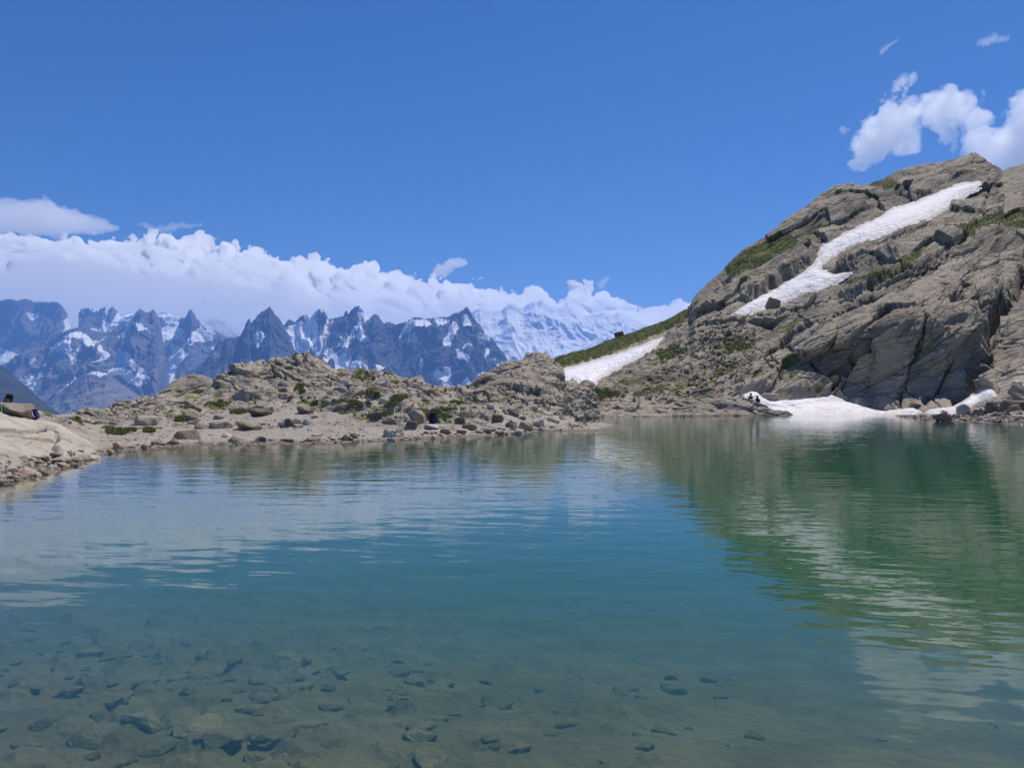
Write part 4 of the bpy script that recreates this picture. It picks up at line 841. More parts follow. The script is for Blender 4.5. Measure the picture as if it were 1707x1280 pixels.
BOULDERS = [  # column of the middle, row of the foot, width, height (photo pixels), shape, tone, label
    (238, 708, 38, 16, 'round', 'b', 'rounded brown boulder between two green clumps on the near gravel'), (307, 733, 46, 17, 'flat', 'r', 'broad flat rust tan slab just above the waterline'),
    (333, 715, 26, 11, 'mid', 'd', 'dark low rock beside a grey flat rock on the gravel'), (364, 714, 38, 13, 'flat', 'b', 'grey brown flat rock lying against a dark low rock'),
    (410, 717, 38, 16, 'mid', 'b', 'lone dark brown boulder in the middle of the open gravel'), (430, 694, 36, 15, 'mid', 'd', 'dark long boulder in front of a smaller upright rock'),
    (448, 689, 15, 12, 'tall', 'b', 'small upright rock behind a dark long boulder'), (317, 702, 25, 15, 'tall', 'b', 'mottled upright rock with green growth at its left'),
    (363, 699, 19, 8, 'flat', 'b', 'small low rock halfway along the worn path'), (377, 729, 20, 8, 'mid', 'p', 'small pale pointed rock close to the beach'),
    (391, 737, 27, 13, 'mid', 'b', 'lumpy rock at the beach edge with a dark hollow'), (431, 737, 22, 10, 'mid', 'd', 'dark jagged rock at the beach edge'),
    (285, 740, 20, 10, 'mid', 'd', 'dark wet rock half in the shallow water'), (467, 663, 28, 19, 'tall', 'd', 'dark square edged boulder at the foot of the main mound'),
    (468, 712, 14, 12, 'tall', 'g', 'bluish grey stone at the left of the ring of stones'), (479, 711, 22, 14, 'mid', 'd', 'dark stone second from left in the ring of stones'),
    (494, 706, 18, 9, 'flat', 'p', 'whitish stone at the back of the ring of stones'), (495, 713, 17, 7, 'round', 'b', 'brown stone at the front of the ring of stones'), (511, 709, 22, 12, 'mid', 'g', 'pale topped stone at the right of the ring of stones'),
    (506, 690, 27, 14, 'mid', 'b', 'blocky brown boulder on the gravel behind the ring of stones'), (579, 646, 17, 11, 'tall', 'g', 'grey boxy boulder on the path near the spit\'s crest'),
    (636, 641, 24, 10, 'flat', 'p', 'pale leaning slab just below the spit\'s crest'), (674, 641, 20, 10, 'mid', 'd', 'dark rounded boulder on the right shoulder of the crest'),
    (559, 634, 20, 8, 'flat', 'd', 'dark flat rock on the crest beside the mound'), (680, 658, 32, 12, 'flat', 'p', 'broad whitish slab on the right slope of the spit'), (715, 659, 29, 12, 'mid', 'b', 'broad brown boulder right of the whitish slab'),
    (709, 670, 20, 11, 'mid', 'b', 'brown block below the broad brown boulder'), (664, 683, 32, 15, 'mid', 'd', 'humped dark brown boulder above the grassy hollow'), (692, 709, 40, 26, 'tall', 'b', 'largest angular boulder on the spit next to the dark rucksack'),
    (684, 713, 22, 13, 'tall', 'd', 'dark leaning slab in front of the largest angular boulder'), (719, 716, 24, 10, 'mid', 'g', 'grey block under the dark rucksack'), (647, 706, 28, 12, 'round', 'b', 'brown rounded rock in the row left of the largest boulder'),
    (626, 700, 26, 14, 'mid', 'd', 'dark mossy rock at the left end of that row'), (648, 728, 22, 14, 'round', 'g', 'pale speckled round boulder at the water\'s edge'), (663, 722, 18, 7, 'flat', 'b', 'flat brown rock behind the pale speckled boulder'),
    (577, 734, 20, 11, 'mid', 'd', 'black brown rock at the end of a pale gravel tongue'), (589, 731, 15, 9, 'tall', 'd', 'smaller dark rock right of the black brown rock'), (480, 737, 18, 7, 'flat', 'd', 'flat dark rock at the waterline below the ring of stones'),
    (513, 737, 16, 6, 'flat', 'd', 'second flat dark rock along the waterline'), (527, 727, 24, 5, 'flat', 'r', 'thin tan slab lying on the beach'), (599, 677, 30, 13, 'mid', 'p', 'pale block with green at its foot'), (541, 676, 25, 10, 'mid', 'b', 'brown low block left of the pale block'),
    (552, 659, 22, 9, 'flat', 'b', 'row of pale flat rock below the crest path'), (639, 673, 19, 13, 'tall', 'g', 'grey upright stone beside a green tuft'), (617, 685, 20, 6, 'flat', 'd', 'low dark mossy rock on the gravel edge'),
    (781, 663, 29, 11, 'mid', 'd', 'dark flat topped boulder on the skyline beside the knoll'), (829, 704, 21, 15, 'round', 'd', 'lone dark round boulder on the reddish gravel'), (818, 683, 12, 10, 'tall', 'g', 'small grey cube shaped rock above the lone dark boulder'),
    (855, 694, 22, 14, 'mid', 'd', 'dark block at the foot of the knoll'), (854, 714, 18, 12, 'mid', 'd', 'dark rock on the shore left of the pale rocks'), (876, 717, 26, 15, 'mid', 'b', 'brown jagged rock on the shore left of the pale rocks'),
    (741, 723, 20, 9, 'mid', 'b', 'brown block on the beach below the dark rucksack'), (783, 716, 26, 11, 'round', 'b', 'rounded brown rock above the beach'), (769, 722, 17, 7, 'flat', 'd', 'dark flat rock next to the rounded brown rock'), (766, 708, 20, 13, 'mid', 'd', 'dark boulder with a pale patch in front of the grass'),
    (810, 722, 19, 8, 'mid', 'd', 'low dark rock at the middle of the right beach'), (781, 690, 13, 8, 'round', 'p', 'small whitish stone beside the green hollow'), (897, 712, 22, 15, 'tall', 'p', 'cream coloured upright rock at the shore below the knoll'),
    (922, 704, 24, 11, 'mid', 'p', 'whitish rock under the dark knoll ledge'), (931, 698, 14, 15, 'tall', 'p', 'narrow whitish rock beside the inlet'), (905, 719, 16, 9, 'mid', 'b', 'brown stone below the cream coloured rock'),
    (1290, 516, 28, 22, 'tall', 'b', 'square grey boulder standing on the lower edge of the long snow strip'), (1050, 552, 18, 9, 'round', 'd', 'black boulder on the skyline of the grassy ridge'), (1034, 558, 18, 8, 'mid', 'd', 'dark boulder just left of the black one on the grassy ridge'),
    (1244, 497, 16, 10, 'mid', 'b', 'low rock at the left edge of the lower end of the snow strip'), (1433, 673, 14, 12, 'tall', 'g', 'pointed grey stone behind the waterside snow bank'),
    (1486, 682, 18, 8, 'mid', 'g', 'slanting grey rock on the right part of the snow bank'), (1284, 667, 30, 13, 'mid', 'b', 'big rock above the snow bank right of the hikers'), (1530, 679, 20, 10, 'mid', 'b', 'brown rock between snow bank and snow wedge'),
    (1575, 702, 30, 14, 'flat', 'd', 'dark slab at the right waterline'), (1548, 706, 34, 7, 'flat', 'b', 'long flat rock jutting into the water at right'), (1660, 686, 26, 18, 'mid', 'd', 'dark mossy boulder on the right shore'), (1690, 684, 30, 20, 'round', 'd', 'dark rounded boulder near the right edge of the shore'),
    (1700, 645, 16, 12, 'round', 'p', 'pale round stone high on the scree at right')]
for cx_, py_, w_, h_, shp, tone, lab in BOULDERS:
    hp = hit(cx_, py_)
    if hp is None: continue
    P, N = hp; s = P.y / F
    put_stone('boulder', random.choice(BIG[shp]), MAT[tone], P + Vector((0, w_ * s * 0.3, -0.16 * h_ * s)), w_ * s, h_ * s * 1.12, rz=random.uniform(-0.35, 0.35) + random.choice((0, math.pi)), tilt=5, label=lab, cat='boulder', group='boulders round the lake')

def scatter(n, region, size, name, label, group, tones, shapes, sizepow=2.0, seed=1, zmin=-9, cat='stone', tilt=14, reject=None):
    r = np.random.default_rng(seed); region = np.array(region, float); placed = []; tries = 0
    lo, hi = region.min(0), region.max(0)
    while len(placed) < n and tries < n * 30:
        tries += 1
        x, y = r.uniform(lo[0], hi[0]), r.uniform(lo[1], hi[1])
        if poly_dist(np.array([x], np.float32), np.array([y], np.float32), region)[0] < 0: continue
        hp = hit(x, y)
        if hp is None or hp[0].z < zmin: continue
        P, N = hp; s = P.y / F; w = (size[0] + (size[1] - size[0]) * r.random() ** sizepow)
        if any((x - a) ** 2 + ((y - b) * 2) ** 2 < (0.42 * (w + c)) ** 2 for a, b, c in placed): continue
        placed.append((x, y, w)); sh = shapes[int(r.integers(len(shapes)))]; pool = PROTO[sh] if w < 22 else BIG[sh]
        put_stone(name, pool[int(r.integers(len(pool)))], MAT[tones[int(r.integers(len(tones)))]] if isinstance(tones, str) else tones, P - Vector((0, 0, 0.14 * w * s)), w * s, None, tilt=tilt, label=label, group=group, cat=cat)
scatter(48, [(-10, 772), (60, 764), (130, 752), (166, 758), (172, 762), (140, 778), (90, 792), (40, 803), (-10, 814)], (10, 38), 'stone', 'angular pale stone in the rubble along the near left shore', 'stones along the near left shore', 'ppbrb', ('flat', 'mid', 'mid', 'tall'), 1.6, 31)
scatter(28, [(165, 752), (250, 738), (280, 741), (250, 750), (200, 757), (168, 764)], (7, 24), 'stone', 'jagged stone at the waterline between the pale dome and the rust slab', 'stones along the near beach', 'brrdp', ('mid', 'tall', 'flat'), 1.5, 32)
scatter(22, [(290, 738), (600, 728), (600, 739), (290, 744)], (5, 15), 'stone', 'small stone lying on the beach at the middle of the spit', 'stones along the beach', 'bpdg', ('flat', 'mid'), 1.8, 33, -0.12)
scatter(26, [(600, 728), (760, 718), (890, 708), (890, 722), (760, 730), (600, 738)], (5, 18), 'stone', 'small stone on the right hand beach of the spit', 'stones along the right beach', 'bdbpg', ('flat', 'mid', 'mid'), 1.7, 34, -0.12)
scatter(28, [(880, 712), (1005, 704), (1005, 710), (960, 716), (890, 722)], (5, 16), 'stone', 'flat stone in the shallow bar at the tip of the spit', 'stones at the tip of the spit', 'bpgp', ('flat', 'flat', 'mid'), 1.5, 35, -0.15)
scatter(38, [(560, 626), (640, 624), (700, 640), (790, 656), (800, 690), (740, 700), (620, 690), (520, 660)], (6, 22), 'stone', 'weathered stone among the grass on the crest and right slope of the spit', 'stones on the right slope of the spit', 'bbdpg', ('mid', 'flat', 'flat', 'tall'), 1.7, 36)
scatter(28, [(180, 706), (320, 690), (360, 664), (470, 668), (560, 690), (440, 720), (250, 735)], (5, 18), 'stone', 'scattered stone on the open gravel left of the ring of stones', 'stones on the open gravel', 'bbdp', ('mid', 'flat', 'flat'), 2.4, 37)
scatter(16, [(800, 670), (870, 690), (900, 705), (860, 716), (790, 700)], (6, 18), 'stone', 'brown stone below the knoll on the reddish gravel', 'stones below the knoll', 'bbdg', ('mid', 'flat', 'tall'), 1.8, 38)
scatter(18, [(105, 705), (320, 692), (330, 708), (210, 722), (150, 715)], (8, 24), 'stone', 'low stone around the pale cracked slab', 'stones round the cracked slab', 'bpbd', ('flat', 'mid'), 1.7, 39)
scatter(52, [(1500, 694), (1560, 692), (1605, 690), (1640, 681), (1676, 668), (1707, 648), (1720, 650), (1720, 712), (1640, 706), (1540, 703)], (7, 26), 'stone', 'rough brown stone in the scree of the right shore', 'stones of the right shore', 'bbdpb', ('mid', 'flat', 'tall'), 1.9, 40)

# pebbles and shingle nobody could count, strewn over spit and shores
def pebbles(regions, seed):
    r = np.random.default_rng(seed); VV, QQ, base = [], [], 0
    protos = []
    for k in range(6):
        me = PROTO[('flat', 'mid')[k % 2]][k]; bm = bmesh.new(); bm.from_mesh(me); bmesh.ops.convex_hull(bm, input=bm.verts[:])
        for f in [v for v in bm.verts if not v.link_faces]: bm.verts.remove(f)
        bmesh.ops.dissolve_limit(bm, angle_limit=math.radians(22), verts=bm.verts[:], edges=bm.edges[:]); bmesh.ops.triangulate(bm, faces=bm.faces[:])
        bm.verts.index_update(); protos.append((np.array([v.co[:] for v in bm.verts]), np.array([[v.index for v in f.verts] for f in bm.faces]))); bm.free()
    for n, reg, (s0, s1) in regions:
        reg = np.array(reg, float); lo, hi = reg.min(0), reg.max(0); c = 0; tr = 0
        while c < n and tr < n * 8:
            tr += 1; x, y = r.uniform(lo[0], hi[0]), r.uniform(lo[1], hi[1])
            if poly_dist(np.array([x], np.float32), np.array([y], np.float32), reg)[0] < 0: continue
            hp = hit(x, y)
            if hp is None or hp[0].z < -0.06: continue
            c += 1; w = (s0 + (s1 - s0) * r.random() ** 3) * hp[0].y / F; V, Q = protos[int(r.integers(6))]; a = r.uniform(0, 6.28)
            R = np.array([[math.cos(a), -math.sin(a), 0], [math.sin(a), math.cos(a), 0], [0, 0, 1]]); VV.append((V * w * np.array([1, 1, r.uniform(0.7, 1.2)])) @ R.T + np.array(hp[0])); QQ.append(Q + base); base += len(V)
    tag(link('pebbles', raw_mesh('pebbles', np.concatenate(VV), np.concatenate(QQ), None, 3), S_peb, smooth=False), 'loose pebbles and shingle strewn over the gravel spit and shores', 'pebbles', kind='stuff')
t = NT('pebble_stone'); v = t.coord((1, 1, 1)); c = t.mix(t.ramp(t.noise(v, 1.9, 2), 0.35, 0.65), (0.20, 0.165, 0.13), (0.45, 0.39, 0.32)); t.pbr(c, 0.92, None, 0.2); S_peb = t.m
pebbles([(900, [(560, 626), (640, 623), (700, 636), (790, 654), (860, 690), (800, 712), (620, 700), (480, 665)], (2.0, 9)), (700, [(110, 704), (330, 668), (480, 668), (600, 700), (620, 730), (320, 738), (170, 745)], (1.8, 6)), (500, [(165, 745), (600, 728), (890, 710), (1000, 703), (960, 716), (760, 733), (520, 740), (250, 748)], (2.0, 8)),
         (500, [(-10, 772), (60, 764), (130, 752), (166, 758), (172, 764), (90, 796), (-10, 816)], (3, 12)), (600, [(1500, 694), (1560, 692), (1605, 690), (1640, 681), (1676, 668), (1707, 645), (1720, 712), (1640, 706), (1540, 704)], (2.5, 10)), (600, [(1020, 668), (1120, 600), (1180, 540), (1260, 540), (1250, 640), (1130, 664)], (2.5, 10)), (250, [(1110, 540), (1170, 495), (1250, 515), (1240, 560), (1130, 600)], (3, 10)), (300, [(740, 668), (880, 630), (940, 640), (1000, 690), (900, 705), (800, 690)], (3, 10))], 71)

# stones lying under the clear water near the camera
r_ = np.random.default_rng(77); k_ = 0; done = []; tries_ = 0
while k_ < 295 and tries_ < 9000:
    tries_ += 1; Y = 3.3 + 6.2 * r_.random() ** 1.3; x = r_.uniform(-0.80, 0.72) * Y
    dens = np.interp(x / Y, [-0.75, -0.35, 0.0, 0.25, 0.6], [1.0, 0.95, 0.5, 0.16, 0.03])
    if r_.random() > dens: continue
    w = (0.10 + 0.34 * r_.random() ** 1.8) * np.interp(x / Y, [-0.7, 0.3], [1.3, 0.7])
    if any((x - a) ** 2 + (Y - b) ** 2 < (0.36 * (w + c)) ** 2 for a, b, c in done): continue
    done.append((x, Y, w)); k_ += 1
    sh = ('flat', 'flat', 'round')[int(r_.integers(3))]; pool = BIG[sh] if w > 0.2 else PROTO[sh]
    me_ = pool[int(r_.integers(len(pool)))]; ht = w * (0.20 + 0.10 * r_.random())
    put_stone('sunken_stone', me_, S_wet, (x, Y, ground_z(x, Y) - 0.30 * ht), w, ht, rz=r_.uniform(0, 6.28), tilt=7, label=('silt covered stone resting on the shallow lake bed near the shore' if Y < 5.0 else 'silt covered stone on the deeper lake bed, dim under the water'),
              group='stones on the lake bed', cat='sunken stone')

# little cairn on top of the main mound
cp = hit(512, 594.5) or (Vector((-17.7, 61, 5.6)), Vector((0, 0, 1)))
ca = bpy.data.objects.new('cairn', None); COL.objects.link(ca); ca.location = cp[0]; tag(ca, 'little stone cairn on the top of the main rock mound', 'cairn')
zc = -0.03
for w_, hh_ in ((0.34, 0.13), (0.26, 0.11), (0.19, 0.10), (0.12, 0.12)):
    o = bpy.data.objects.new('stone', with_mat(PROTO['mid'][int(w_ * 100) % 7], S_grey)); COL.objects.link(o); o.parent = ca
    o.location = (random.uniform(-0.02, 0.02), 0, zc); o.scale = (w_, w_, hh_ / PROTO['mid'][int(w_ * 100) % 7]['h']); o.rotation_euler = (0, 0, random.uniform(0, 3)); zc += hh_ * 0.86

# ------------------------------------------------------------------ grass
t = NT('alpine_grass'); oi = t.attr('tone'); t.pbr(t.mix(oi, (0.15, 0.175, 0.05), (0.36, 0.33, 0.13)), 0.8, None, 0.1); M_grass = t.m
def blades(pos, h, w, seed):
    r = np.random.default_rng(seed); n = len(pos); pos = np.asarray(pos, float)
    a = r.uniform(0, 2 * math.pi, n); hh = h * r.uniform(0.5, 1.15, n); ww = w * r.uniform(0.6, 1.3, n); la = r.uniform(0, 2 * math.pi, n); le = hh * r.uniform(0.1, 0.6, n)
    d = np.stack([np.cos(a), np.sin(a), 0 * a], -1) * ww[:, None] / 2; tip = pos + np.stack([np.cos(la) * le, np.sin(la) * le, hh], -1); dn_ = np.array([0, 0, 0.02])
    V = np.stack([pos - d - dn_, pos + d - dn_, tip], 1).reshape(-1, 3); Q = np.arange(3 * n).reshape(-1, 3); return V, Q, np.repeat(r.random(n), 3)
for i, (cx_, cy_, w_, h_) in enumerate([(192, 722, 26, 10), (216, 720, 12, 6), (247, 720, 14, 7), (360, 676, 34, 6), (398, 688, 24, 6), (333, 655, 24, 8), (352, 648, 20, 6), (604, 636, 34, 12), (640, 690, 20, 6), (590, 681, 22, 6), (650, 676, 16, 9), (700, 687, 34, 7), (728, 690, 30, 9), (746, 684, 24, 8), (762, 676, 22, 9), (788, 668, 16, 9), (612, 650, 26, 7), (665, 668, 26, 7), (575, 672, 20, 6),
                                        (300, 703, 14, 8), (320, 690, 20, 6), (425, 684, 20, 5), (498, 648, 14, 9), (690, 700, 16, 6), (742, 700, 18, 8)]):
    pts = []
    hp = hit(cx_, cy_)
    if hp is None: continue
    s = hp[0].y / F; r = np.random.default_rng(900 + i); c0 = hp[0]
    for k in range(520):
        q = r.normal(size=2) * 0.40; q /= max(1.0, math.hypot(*q) / 0.62)
        x, y = c0.x + q[0] * w_ * s, c0.y + (q[1] + 0.2) * w_ * s * 0.9
        lump = 0.14 * h_ * s * 3.2 * math.exp(-(q[0] ** 2 + q[1] ** 2) * 3.0)
        pts.append((x, y, max(ground_z(x, y), c0.z - 0.25) + lump * r.random()))
    V, Q, tn = blades(pts, 0.17 + 0.008 * h_, 0.07, 950 + i); V = V - np.array(c0)
    me = raw_mesh('grass_clump', V, Q, dict(tone=tn), 3); o = link('grass_clump', me, M_grass, smooth=False); o.location = c0
    tag(o, 'green clump of short grass among the stones of the spit', 'grass clump', 'grass clumps on the spit')
gp = []
r = np.random.default_rng(55)
vis = np.argwhere((hturf[:NVF] > 0.6)); vis = vis[r.random(len(vis)) < 0.5]
gp = HPt[vis[:, 0], vis[:, 1]] + r.normal(size=(len(vis), 3)) * np.array([0.15, 0.15, 0.02])
V, Q, tn = blades(gp, 0.26, 0.20, 56)
tag(link('grass', raw_mesh('grass', V, Q, dict(tone=tn), 3), M_grass, smooth=False), 'short alpine grass on the ledges and the left shoulder of the hillside', 'grass', kind='stuff')

# ------------------------------------------------------------------ belongings and people
def mat_simple(name, col, rough=0.8, var=0.25):
    t = NT(name); v = t.coord((9, 9, 9)); n = t.noise(v, 2.0, 5); c = t.mix(n, tuple(c * (1 - var) for c in col), tuple(min(1, c * (1 + var)) for c in col)); return t.pbr(c, rough, t.bump(n, 0.01), 0.25)
C_black = mat_simple('black_cloth', (0.018, 0.018, 0.022)); C_navy = mat_simple('navy_cloth', (0.018, 0.025, 0.06)); C_teal = mat_simple('dark_teal_cloth', (0.02, 0.06, 0.075)); C_maroon = mat_simple('dark_maroon_cloth', (0.035, 0.014, 0.018))
C_grey = mat_simple('grey_mesh_cloth', (0.16, 0.16, 0.17)); C_white = mat_simple('pale_strap', (0.6, 0.6, 0.62)); C_green = mat_simple('dark_green_cloth', (0.02, 0.055, 0.03)); C_skin = mat_simple('skin', (0.50, 0.31, 0.23), 0.6, 0.08); C_hair = mat_simple('dark_hair', (0.02, 0.015, 0.012)); C_blue = mat_simple('blue_cloth', (0.02, 0.035, 0.16))

def lump(name, mat, parent, c, r, p=2.6, seed=0, rough=0.04, sub=4):
    """soft box-like cloth body"""
    bm = bmesh.new(); bmesh.ops.create_icosphere(bm, subdivisions=sub, radius=1)
    V = np.array([v.co[:] for v in bm.verts]); nn = (np.abs(V) ** p).sum(1, keepdims=True) ** (1 / p); V = V / nn
    V = V * (1 + rough * fbm(V * 2.3 + seed, 3, seed))[:, None] * np.array(r) + np.array(c)
    for v, q in zip(bm.verts, V): v.co = q
    me = bpy.data.meshes.new(name); bm.to_mesh(me); bm.free(); return link(name, me, mat, parent)
def tube(name, mat, parent, pts, rad):
    pts = [Vector(p) for p in pts]; n = 8; V, Q = [], []
    for i, p in enumerate(pts):
        d = (pts[min(i + 1, len(pts) - 1)] - pts[max(i - 1, 0)]).normalized(); u = d.orthogonal().normalized(); w = d.cross(u)
        for k in range(n): a = 2 * math.pi * k / n; V.append(p + (u * math.cos(a) + w * math.sin(a)) * rad)
    for i in range(len(pts) - 1):
        for k in range(n): Q.append((i * n + k, i * n + (k + 1) % n, (i + 1) * n + (k + 1) % n, (i + 1) * n + k))
    return link(name, raw_mesh(name, np.array([v[:] for v in V]), Q), mat, parent)
def rucksack(label, loc, h, rot, main, trim, strap, seed):
    o = bpy.data.objects.new('rucksack', None); COL.objects.link(o); o.location = loc; o.rotation_euler = rot; tag(o, label, 'rucksack', 'rucksacks left by the lake')
    k = h / 0.55
    lump('pack_body', main, o, (0, 0, 0.25 * k), (0.17 * k, 0.12 * k, 0.25 * k), 3.2, seed)
    lump('lid', main, o, (0, 0.01 * k, 0.50 * k), (0.16 * k, 0.12 * k, 0.07 * k), 2.6, seed + 1)
    lump('front_pocket', trim, o, (0, -0.12 * k, 0.20 * k), (0.12 * k, 0.05 * k, 0.15 * k), 2.8, seed + 2)
    for s in (-1, 1):
        lump('side_pocket', trim, o, (s * 0.17 * k, 0, 0.13 * k), (0.04 * k, 0.08 * k, 0.11 * k), 2.5, seed + 3 + s)
        tube('shoulder_strap', strap, o, [(s * 0.08 * k, 0.11 * k, 0.47 * k), (s * 0.10 * k, 0.19 * k, 0.40 * k), (s * 0.11 * k, 0.20 * k, 0.25 * k), (s * 0.12 * k, 0.16 * k, 0.12 * k), (s * 0.13 * k, 0.10 * k, 0.05 * k)], 0.022 * k)
    tube('carry_loop', strap, o, [(-0.04 * k, 0.10 * k, 0.52 * k), (-0.02 * k, 0.12 * k, 0.57 * k), (0.02 * k, 0.12 * k, 0.57 * k), (0.04 * k, 0.10 * k, 0.52 * k)], 0.012 * k)
    tube('compression_strap', strap, o, [(-0.175 * k, -0.05 * k, 0.36 * k), (-0.1 * k, -0.13 * k, 0.37 * k), (0.1 * k, -0.13 * k, 0.35 * k), (0.175 * k, -0.05 * k, 0.36 * k)], 0.009 * k)
    return o
bY = 27.6
bl_ = unproject(np.array(24.0), np.array(700.0), bY); bs_ = bY / F
bo = put_stone('boulder', BIG['mid'][1], S_brown, Vector(bl_.tolist()), 58 * bs_, 30 * bs_, rz=0.1, tilt=2, label='flat topped boulder behind the pale dome with a black rucksack on it', cat='boulder', group='boulders round the lake')
rp = unproject(np.array(12.0), np.array(675.5), bY); rucksack('black rucksack with grey mesh standing on the flat topped boulder', Vector(rp.tolist()), 0.44, (0.1, 0.25, 0.4), C_black, C_grey, C_black, 11)
rp = unproject(np.array(60.0), np.array(699.0), bY - 0.2); rucksack('navy rucksack with pale straps leaning against the right of the flat topped boulder', Vector(rp.tolist()), 0.40, (0.05, 0.35, 2.6), C_navy, C_blue, C_white, 21)
rp = unproject(np.array(0.0), np.array(690.0), bY - 0.8)
o = bpy.data.objects.new('stuff_sack', None); COL.objects.link(o); o.location = Vector(rp.tolist()); tag(o, 'dark green bag with pale cords at the left end of the flat topped boulder', 'bag')
lump('bag_body', C_green, o, (0, 0, 0.18), (0.15, 0.12, 0.19), 2.4, 31); tube('cord', C_white, o, [(0.02, -0.11, 0.36), (0.05, -0.14, 0.2), (0.06, -0.12, 0.02)], 0.012); tube('cord', C_white, o, [(0.10, -0.08, 0.36), (0.13, -0.11, 0.2), (0.15, -0.09, 0.0)], 0.012)
hp = hit(722, 708); rucksack('dark rucksack propped on a grey block beside the largest angular boulder', hp[0] + Vector((0, 0.1, 0.06)), 0.66, (0.1, -0.15, 0.6), C_black, C_navy, C_black, 41)

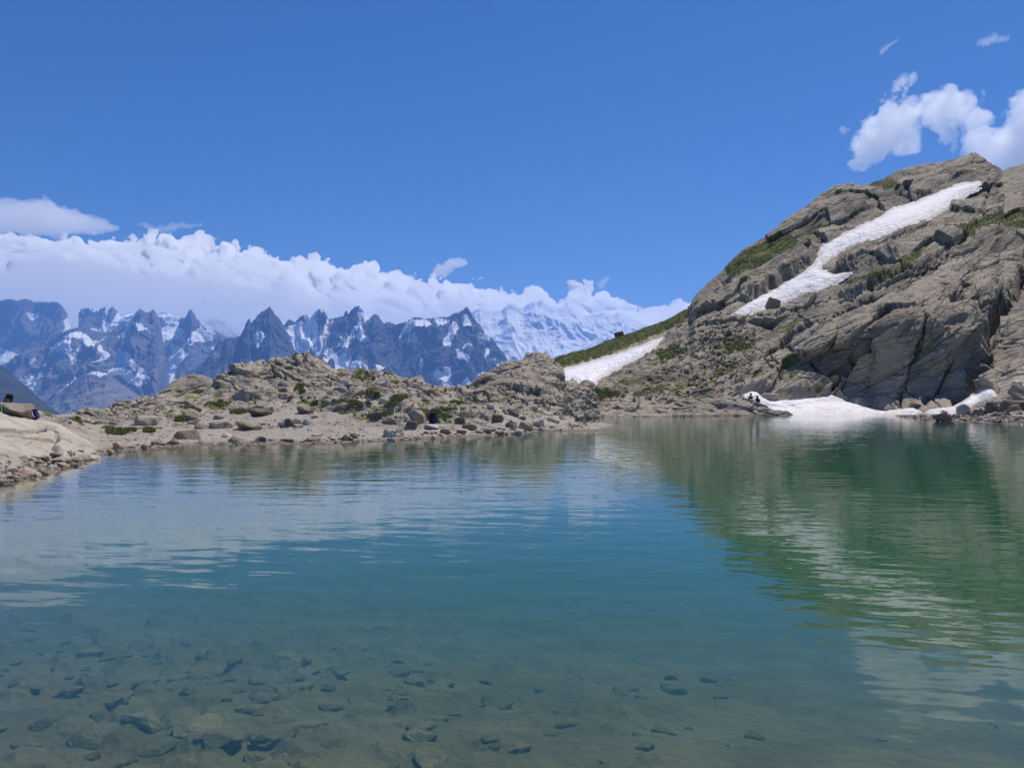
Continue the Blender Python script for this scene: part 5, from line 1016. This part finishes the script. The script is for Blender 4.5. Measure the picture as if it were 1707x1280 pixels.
def skin_mesh(name, nodes, edges, mat, parent=None, sub=1):
    me = bpy.data.meshes.new(name); me.from_pydata([n[0] for n in nodes], edges, []); o = bpy.data.objects.new(name, me); COL.objects.link(o); me.materials.append(mat)
    sk = o.modifiers.new('skin', 'SKIN'); sk.use_smooth_shade = True
    for i, n in enumerate(nodes):
        d = me.skin_vertices[0].data[i]; rr = n[1]; d.radius = rr if isinstance(rr, tuple) else (rr, rr); d.use_root = (i == 0)
    sb = o.modifiers.new('sub', 'SUBSURF'); sb.levels = sub; sb.render_levels = sub
    if parent: o.parent = parent
    return o
def person(label, loc, rz, lean, head_turn, jacket, trousers, cap, hood=False):
    L = lean
    N_ = [((0, 0, 0.10), (0.15, 0.11)), ((0, 0.02 + L * .3, 0.30), (0.14, 0.10)), ((0, 0.03 + L * .8, 0.48), (0.15, 0.10)), ((0, 0.02 + L, 0.58), (0.07, 0.065)), ((head_turn * .4, 0.04 + L * 1.1, 0.66), (0.055, 0.06)), ((head_turn, 0.06 + L * 1.2, 0.76), (0.075, 0.095)), ((head_turn * 1.2, 0.05 + L * 1.2, 0.84), (0.06, 0.075))]
    E_ = [(0, 1), (1, 2), (2, 3), (3, 4), (4, 5), (5, 6)]
    J = [((0, 0, 0.08), (0.22, 0.16)), ((0, 0.02 + L * .3, 0.30), (0.20, 0.14)), ((0, 0.03 + L * .8, 0.47), (0.185, 0.125)), ((0, 0.02 + L, 0.59), (0.11, 0.095)), ((head_turn * .4, 0.04 + L * 1.1, 0.68), (0.085, 0.085))]; JE = [(0, 1), (1, 2), (2, 3), (3, 4)]
    T = [((0, 0, 0.10), (0.15, 0.12))]; TE = []
    for s in (-1, 1):
        b = len(N_); arm = [((s * 0.19, 0.03 + L * .8, 0.50), 0.052), ((s * 0.25, 0.10 + L * .6, 0.28), 0.043), ((s * 0.17, 0.34, 0.26), 0.033), ((s * 0.14, 0.41, 0.27), (0.042, 0.02))]
        N_ += arm; E_ += [(2, b), (b, b + 1), (b + 1, b + 2), (b + 2, b + 3)]
        for f_, (dx, ln) in enumerate(((-0.03, 0.075), (-0.01, 0.085), (0.01, 0.08), (0.03, 0.065))):
            q = len(N_); N_ += [((s * 0.14 + dx, 0.46, 0.262), 0.009), ((s * 0.14 + dx, 0.46 + ln * .6, 0.235), 0.007)]; E_ += [(b + 3, q), (q, q + 1)]
        q = len(N_); N_ += [((s * 0.10, 0.42, 0.25), 0.010), ((s * 0.085, 0.45, 0.235), 0.008)]; E_ += [(b + 3, q), (q, q + 1)]
        q = len(N_); leg = [((s * 0.10, 0.04, 0.08), 0.085), ((s * 0.13, 0.46, 0.14), 0.062), ((s * 0.12, 0.56, -0.28), 0.042), ((s * 0.12, 0.68, -0.32), (0.045, 0.03))]
        N_ += leg; E_ += [(0, q), (q, q + 1), (q + 1, q + 2), (q + 2, q + 3)]
        q = len(J); J += [((s * 0.19, 0.03 + L * .8, 0.50), 0.068), ((s * 0.25, 0.10 + L * .6, 0.28), 0.058), ((s * 0.175, 0.32, 0.26), 0.046)]; JE += [(2, q), (q, q + 1), (q + 1, q + 2)]
        q = len(T); T += [((s * 0.10, 0.04, 0.08), 0.10), ((s * 0.13, 0.46, 0.14), 0.076), ((s * 0.12, 0.555, -0.25), 0.058)]; TE += [(0, q), (q, q + 1), (q + 1, q + 2)]
    body = skin_mesh('person', N_, E_, C_skin); body.location = loc; body.rotation_euler = (0, 0, rz); tag(body, label, 'person', 'hikers by the snow bank')
    skin_mesh('jacket', J, JE, jacket, body); skin_mesh('trousers', T, TE, trousers, body)
    for s in (-1, 1): lump('boot', C_black, body, (s * 0.12, 0.66, -0.34), (0.05, 0.13, 0.05), 2.6, 5, 0.02, 3)
    hd = N_[6][0]; h0 = N_[5][0]
    lump('hair', C_hair, body, (h0[0], h0[1] - 0.035, h0[2] + 0.005), (0.095, 0.105, 0.135), 2.1, 7, 0.06, 3)
    if cap: lump('cap', cap, body, (hd[0], hd[1], hd[2] + 0.015), (0.095, 0.11, 0.06), 2.1, 8, 0.03, 3)
    for s in (-1, 1): lump('ear', C_skin, body, (h0[0] + s * 0.09, h0[1], h0[2] - 0.01), (0.014, 0.022, 0.032), 2, 9, 0.02, 2)
    lump('nose', C_skin, body, (h0[0], h0[1] + 0.105, h0[2] - 0.02), (0.015, 0.02, 0.025), 2, 9, 0.02, 2)
    body.scale = (1.22, 1.22, 1.22)
    if hood: lump('hood', jacket, body, (h0[0], h0[1] - 0.03, h0[2] + 0.01), (0.115, 0.12, 0.15), 2.2, 10, 0.05, 3)
    body.scale = (1.22, 1.22, 1.22); return body
pa = unproject(np.array(1252.0), np.array(669.5), 90.8); person('hiker in a dark teal jacket and cap sitting on the whaleback ledge', Vector(pa.tolist()), 0.35, 0.05, 0.05, C_teal, C_navy, C_black)
rucksack('dark rucksack on the back of the hiker in teal', Vector(pa.tolist()) + Vector((-0.12, -0.16, 0.16)), 0.48, (0.1, 0, 0.35), C_black, C_grey, C_black, 51)
pb = unproject(np.array(1263.0), np.array(673.5), 90.6); person('hooded hiker in dark maroon sitting beside the hiker in teal', Vector(pb.tolist()), -0.15, 0.10, 0.0, C_maroon, C_black, None, True)

# a bird gliding in front of the clouds
bd = bpy.data.objects.new('bird', None); COL.objects.link(bd); bd.location = Vector(unproject(np.array(338.0), np.array(503.5), 190.0).tolist()); bd.rotation_euler = (0.15, 0.25, 0.5)
tag(bd, 'small dark bird gliding in front of the cloud bank', 'bird')
lump('body', C_black, bd, (0, 0, 0), (0.20, 0.06, 0.055), 2.0, 3, 0.02, 3); lump('head', C_black, bd, (0.22, 0, 0.02), (0.06, 0.045, 0.045), 2.0, 4, 0.02, 3); lump('tail', C_black, bd, (-0.26, 0, 0), (0.11, 0.06, 0.012), 2.0, 4, 0.02, 3)
for s in (-1, 1):
    pr = [(0.10, 0.04), (0.16, 0.22), (0.10, 0.50), (-0.02, 0.58), (-0.05, 0.42), (-0.10, 0.22), (-0.10, 0.04)]
    V = [(x, s * y, 0.02 + 0.12 * y + e) for e in (0.006, -0.006) for x, y in pr]; n = len(pr)
    me = bpy.data.meshes.new('wing'); me.from_pydata(V, [], [tuple(range(n)), tuple(range(2 * n - 1, n - 1, -1))] + [(i, i + n, (i + 1) % n + n, (i + 1) % n) for i in range(n)]); link('wing', me, C_black, bd, smooth=False)
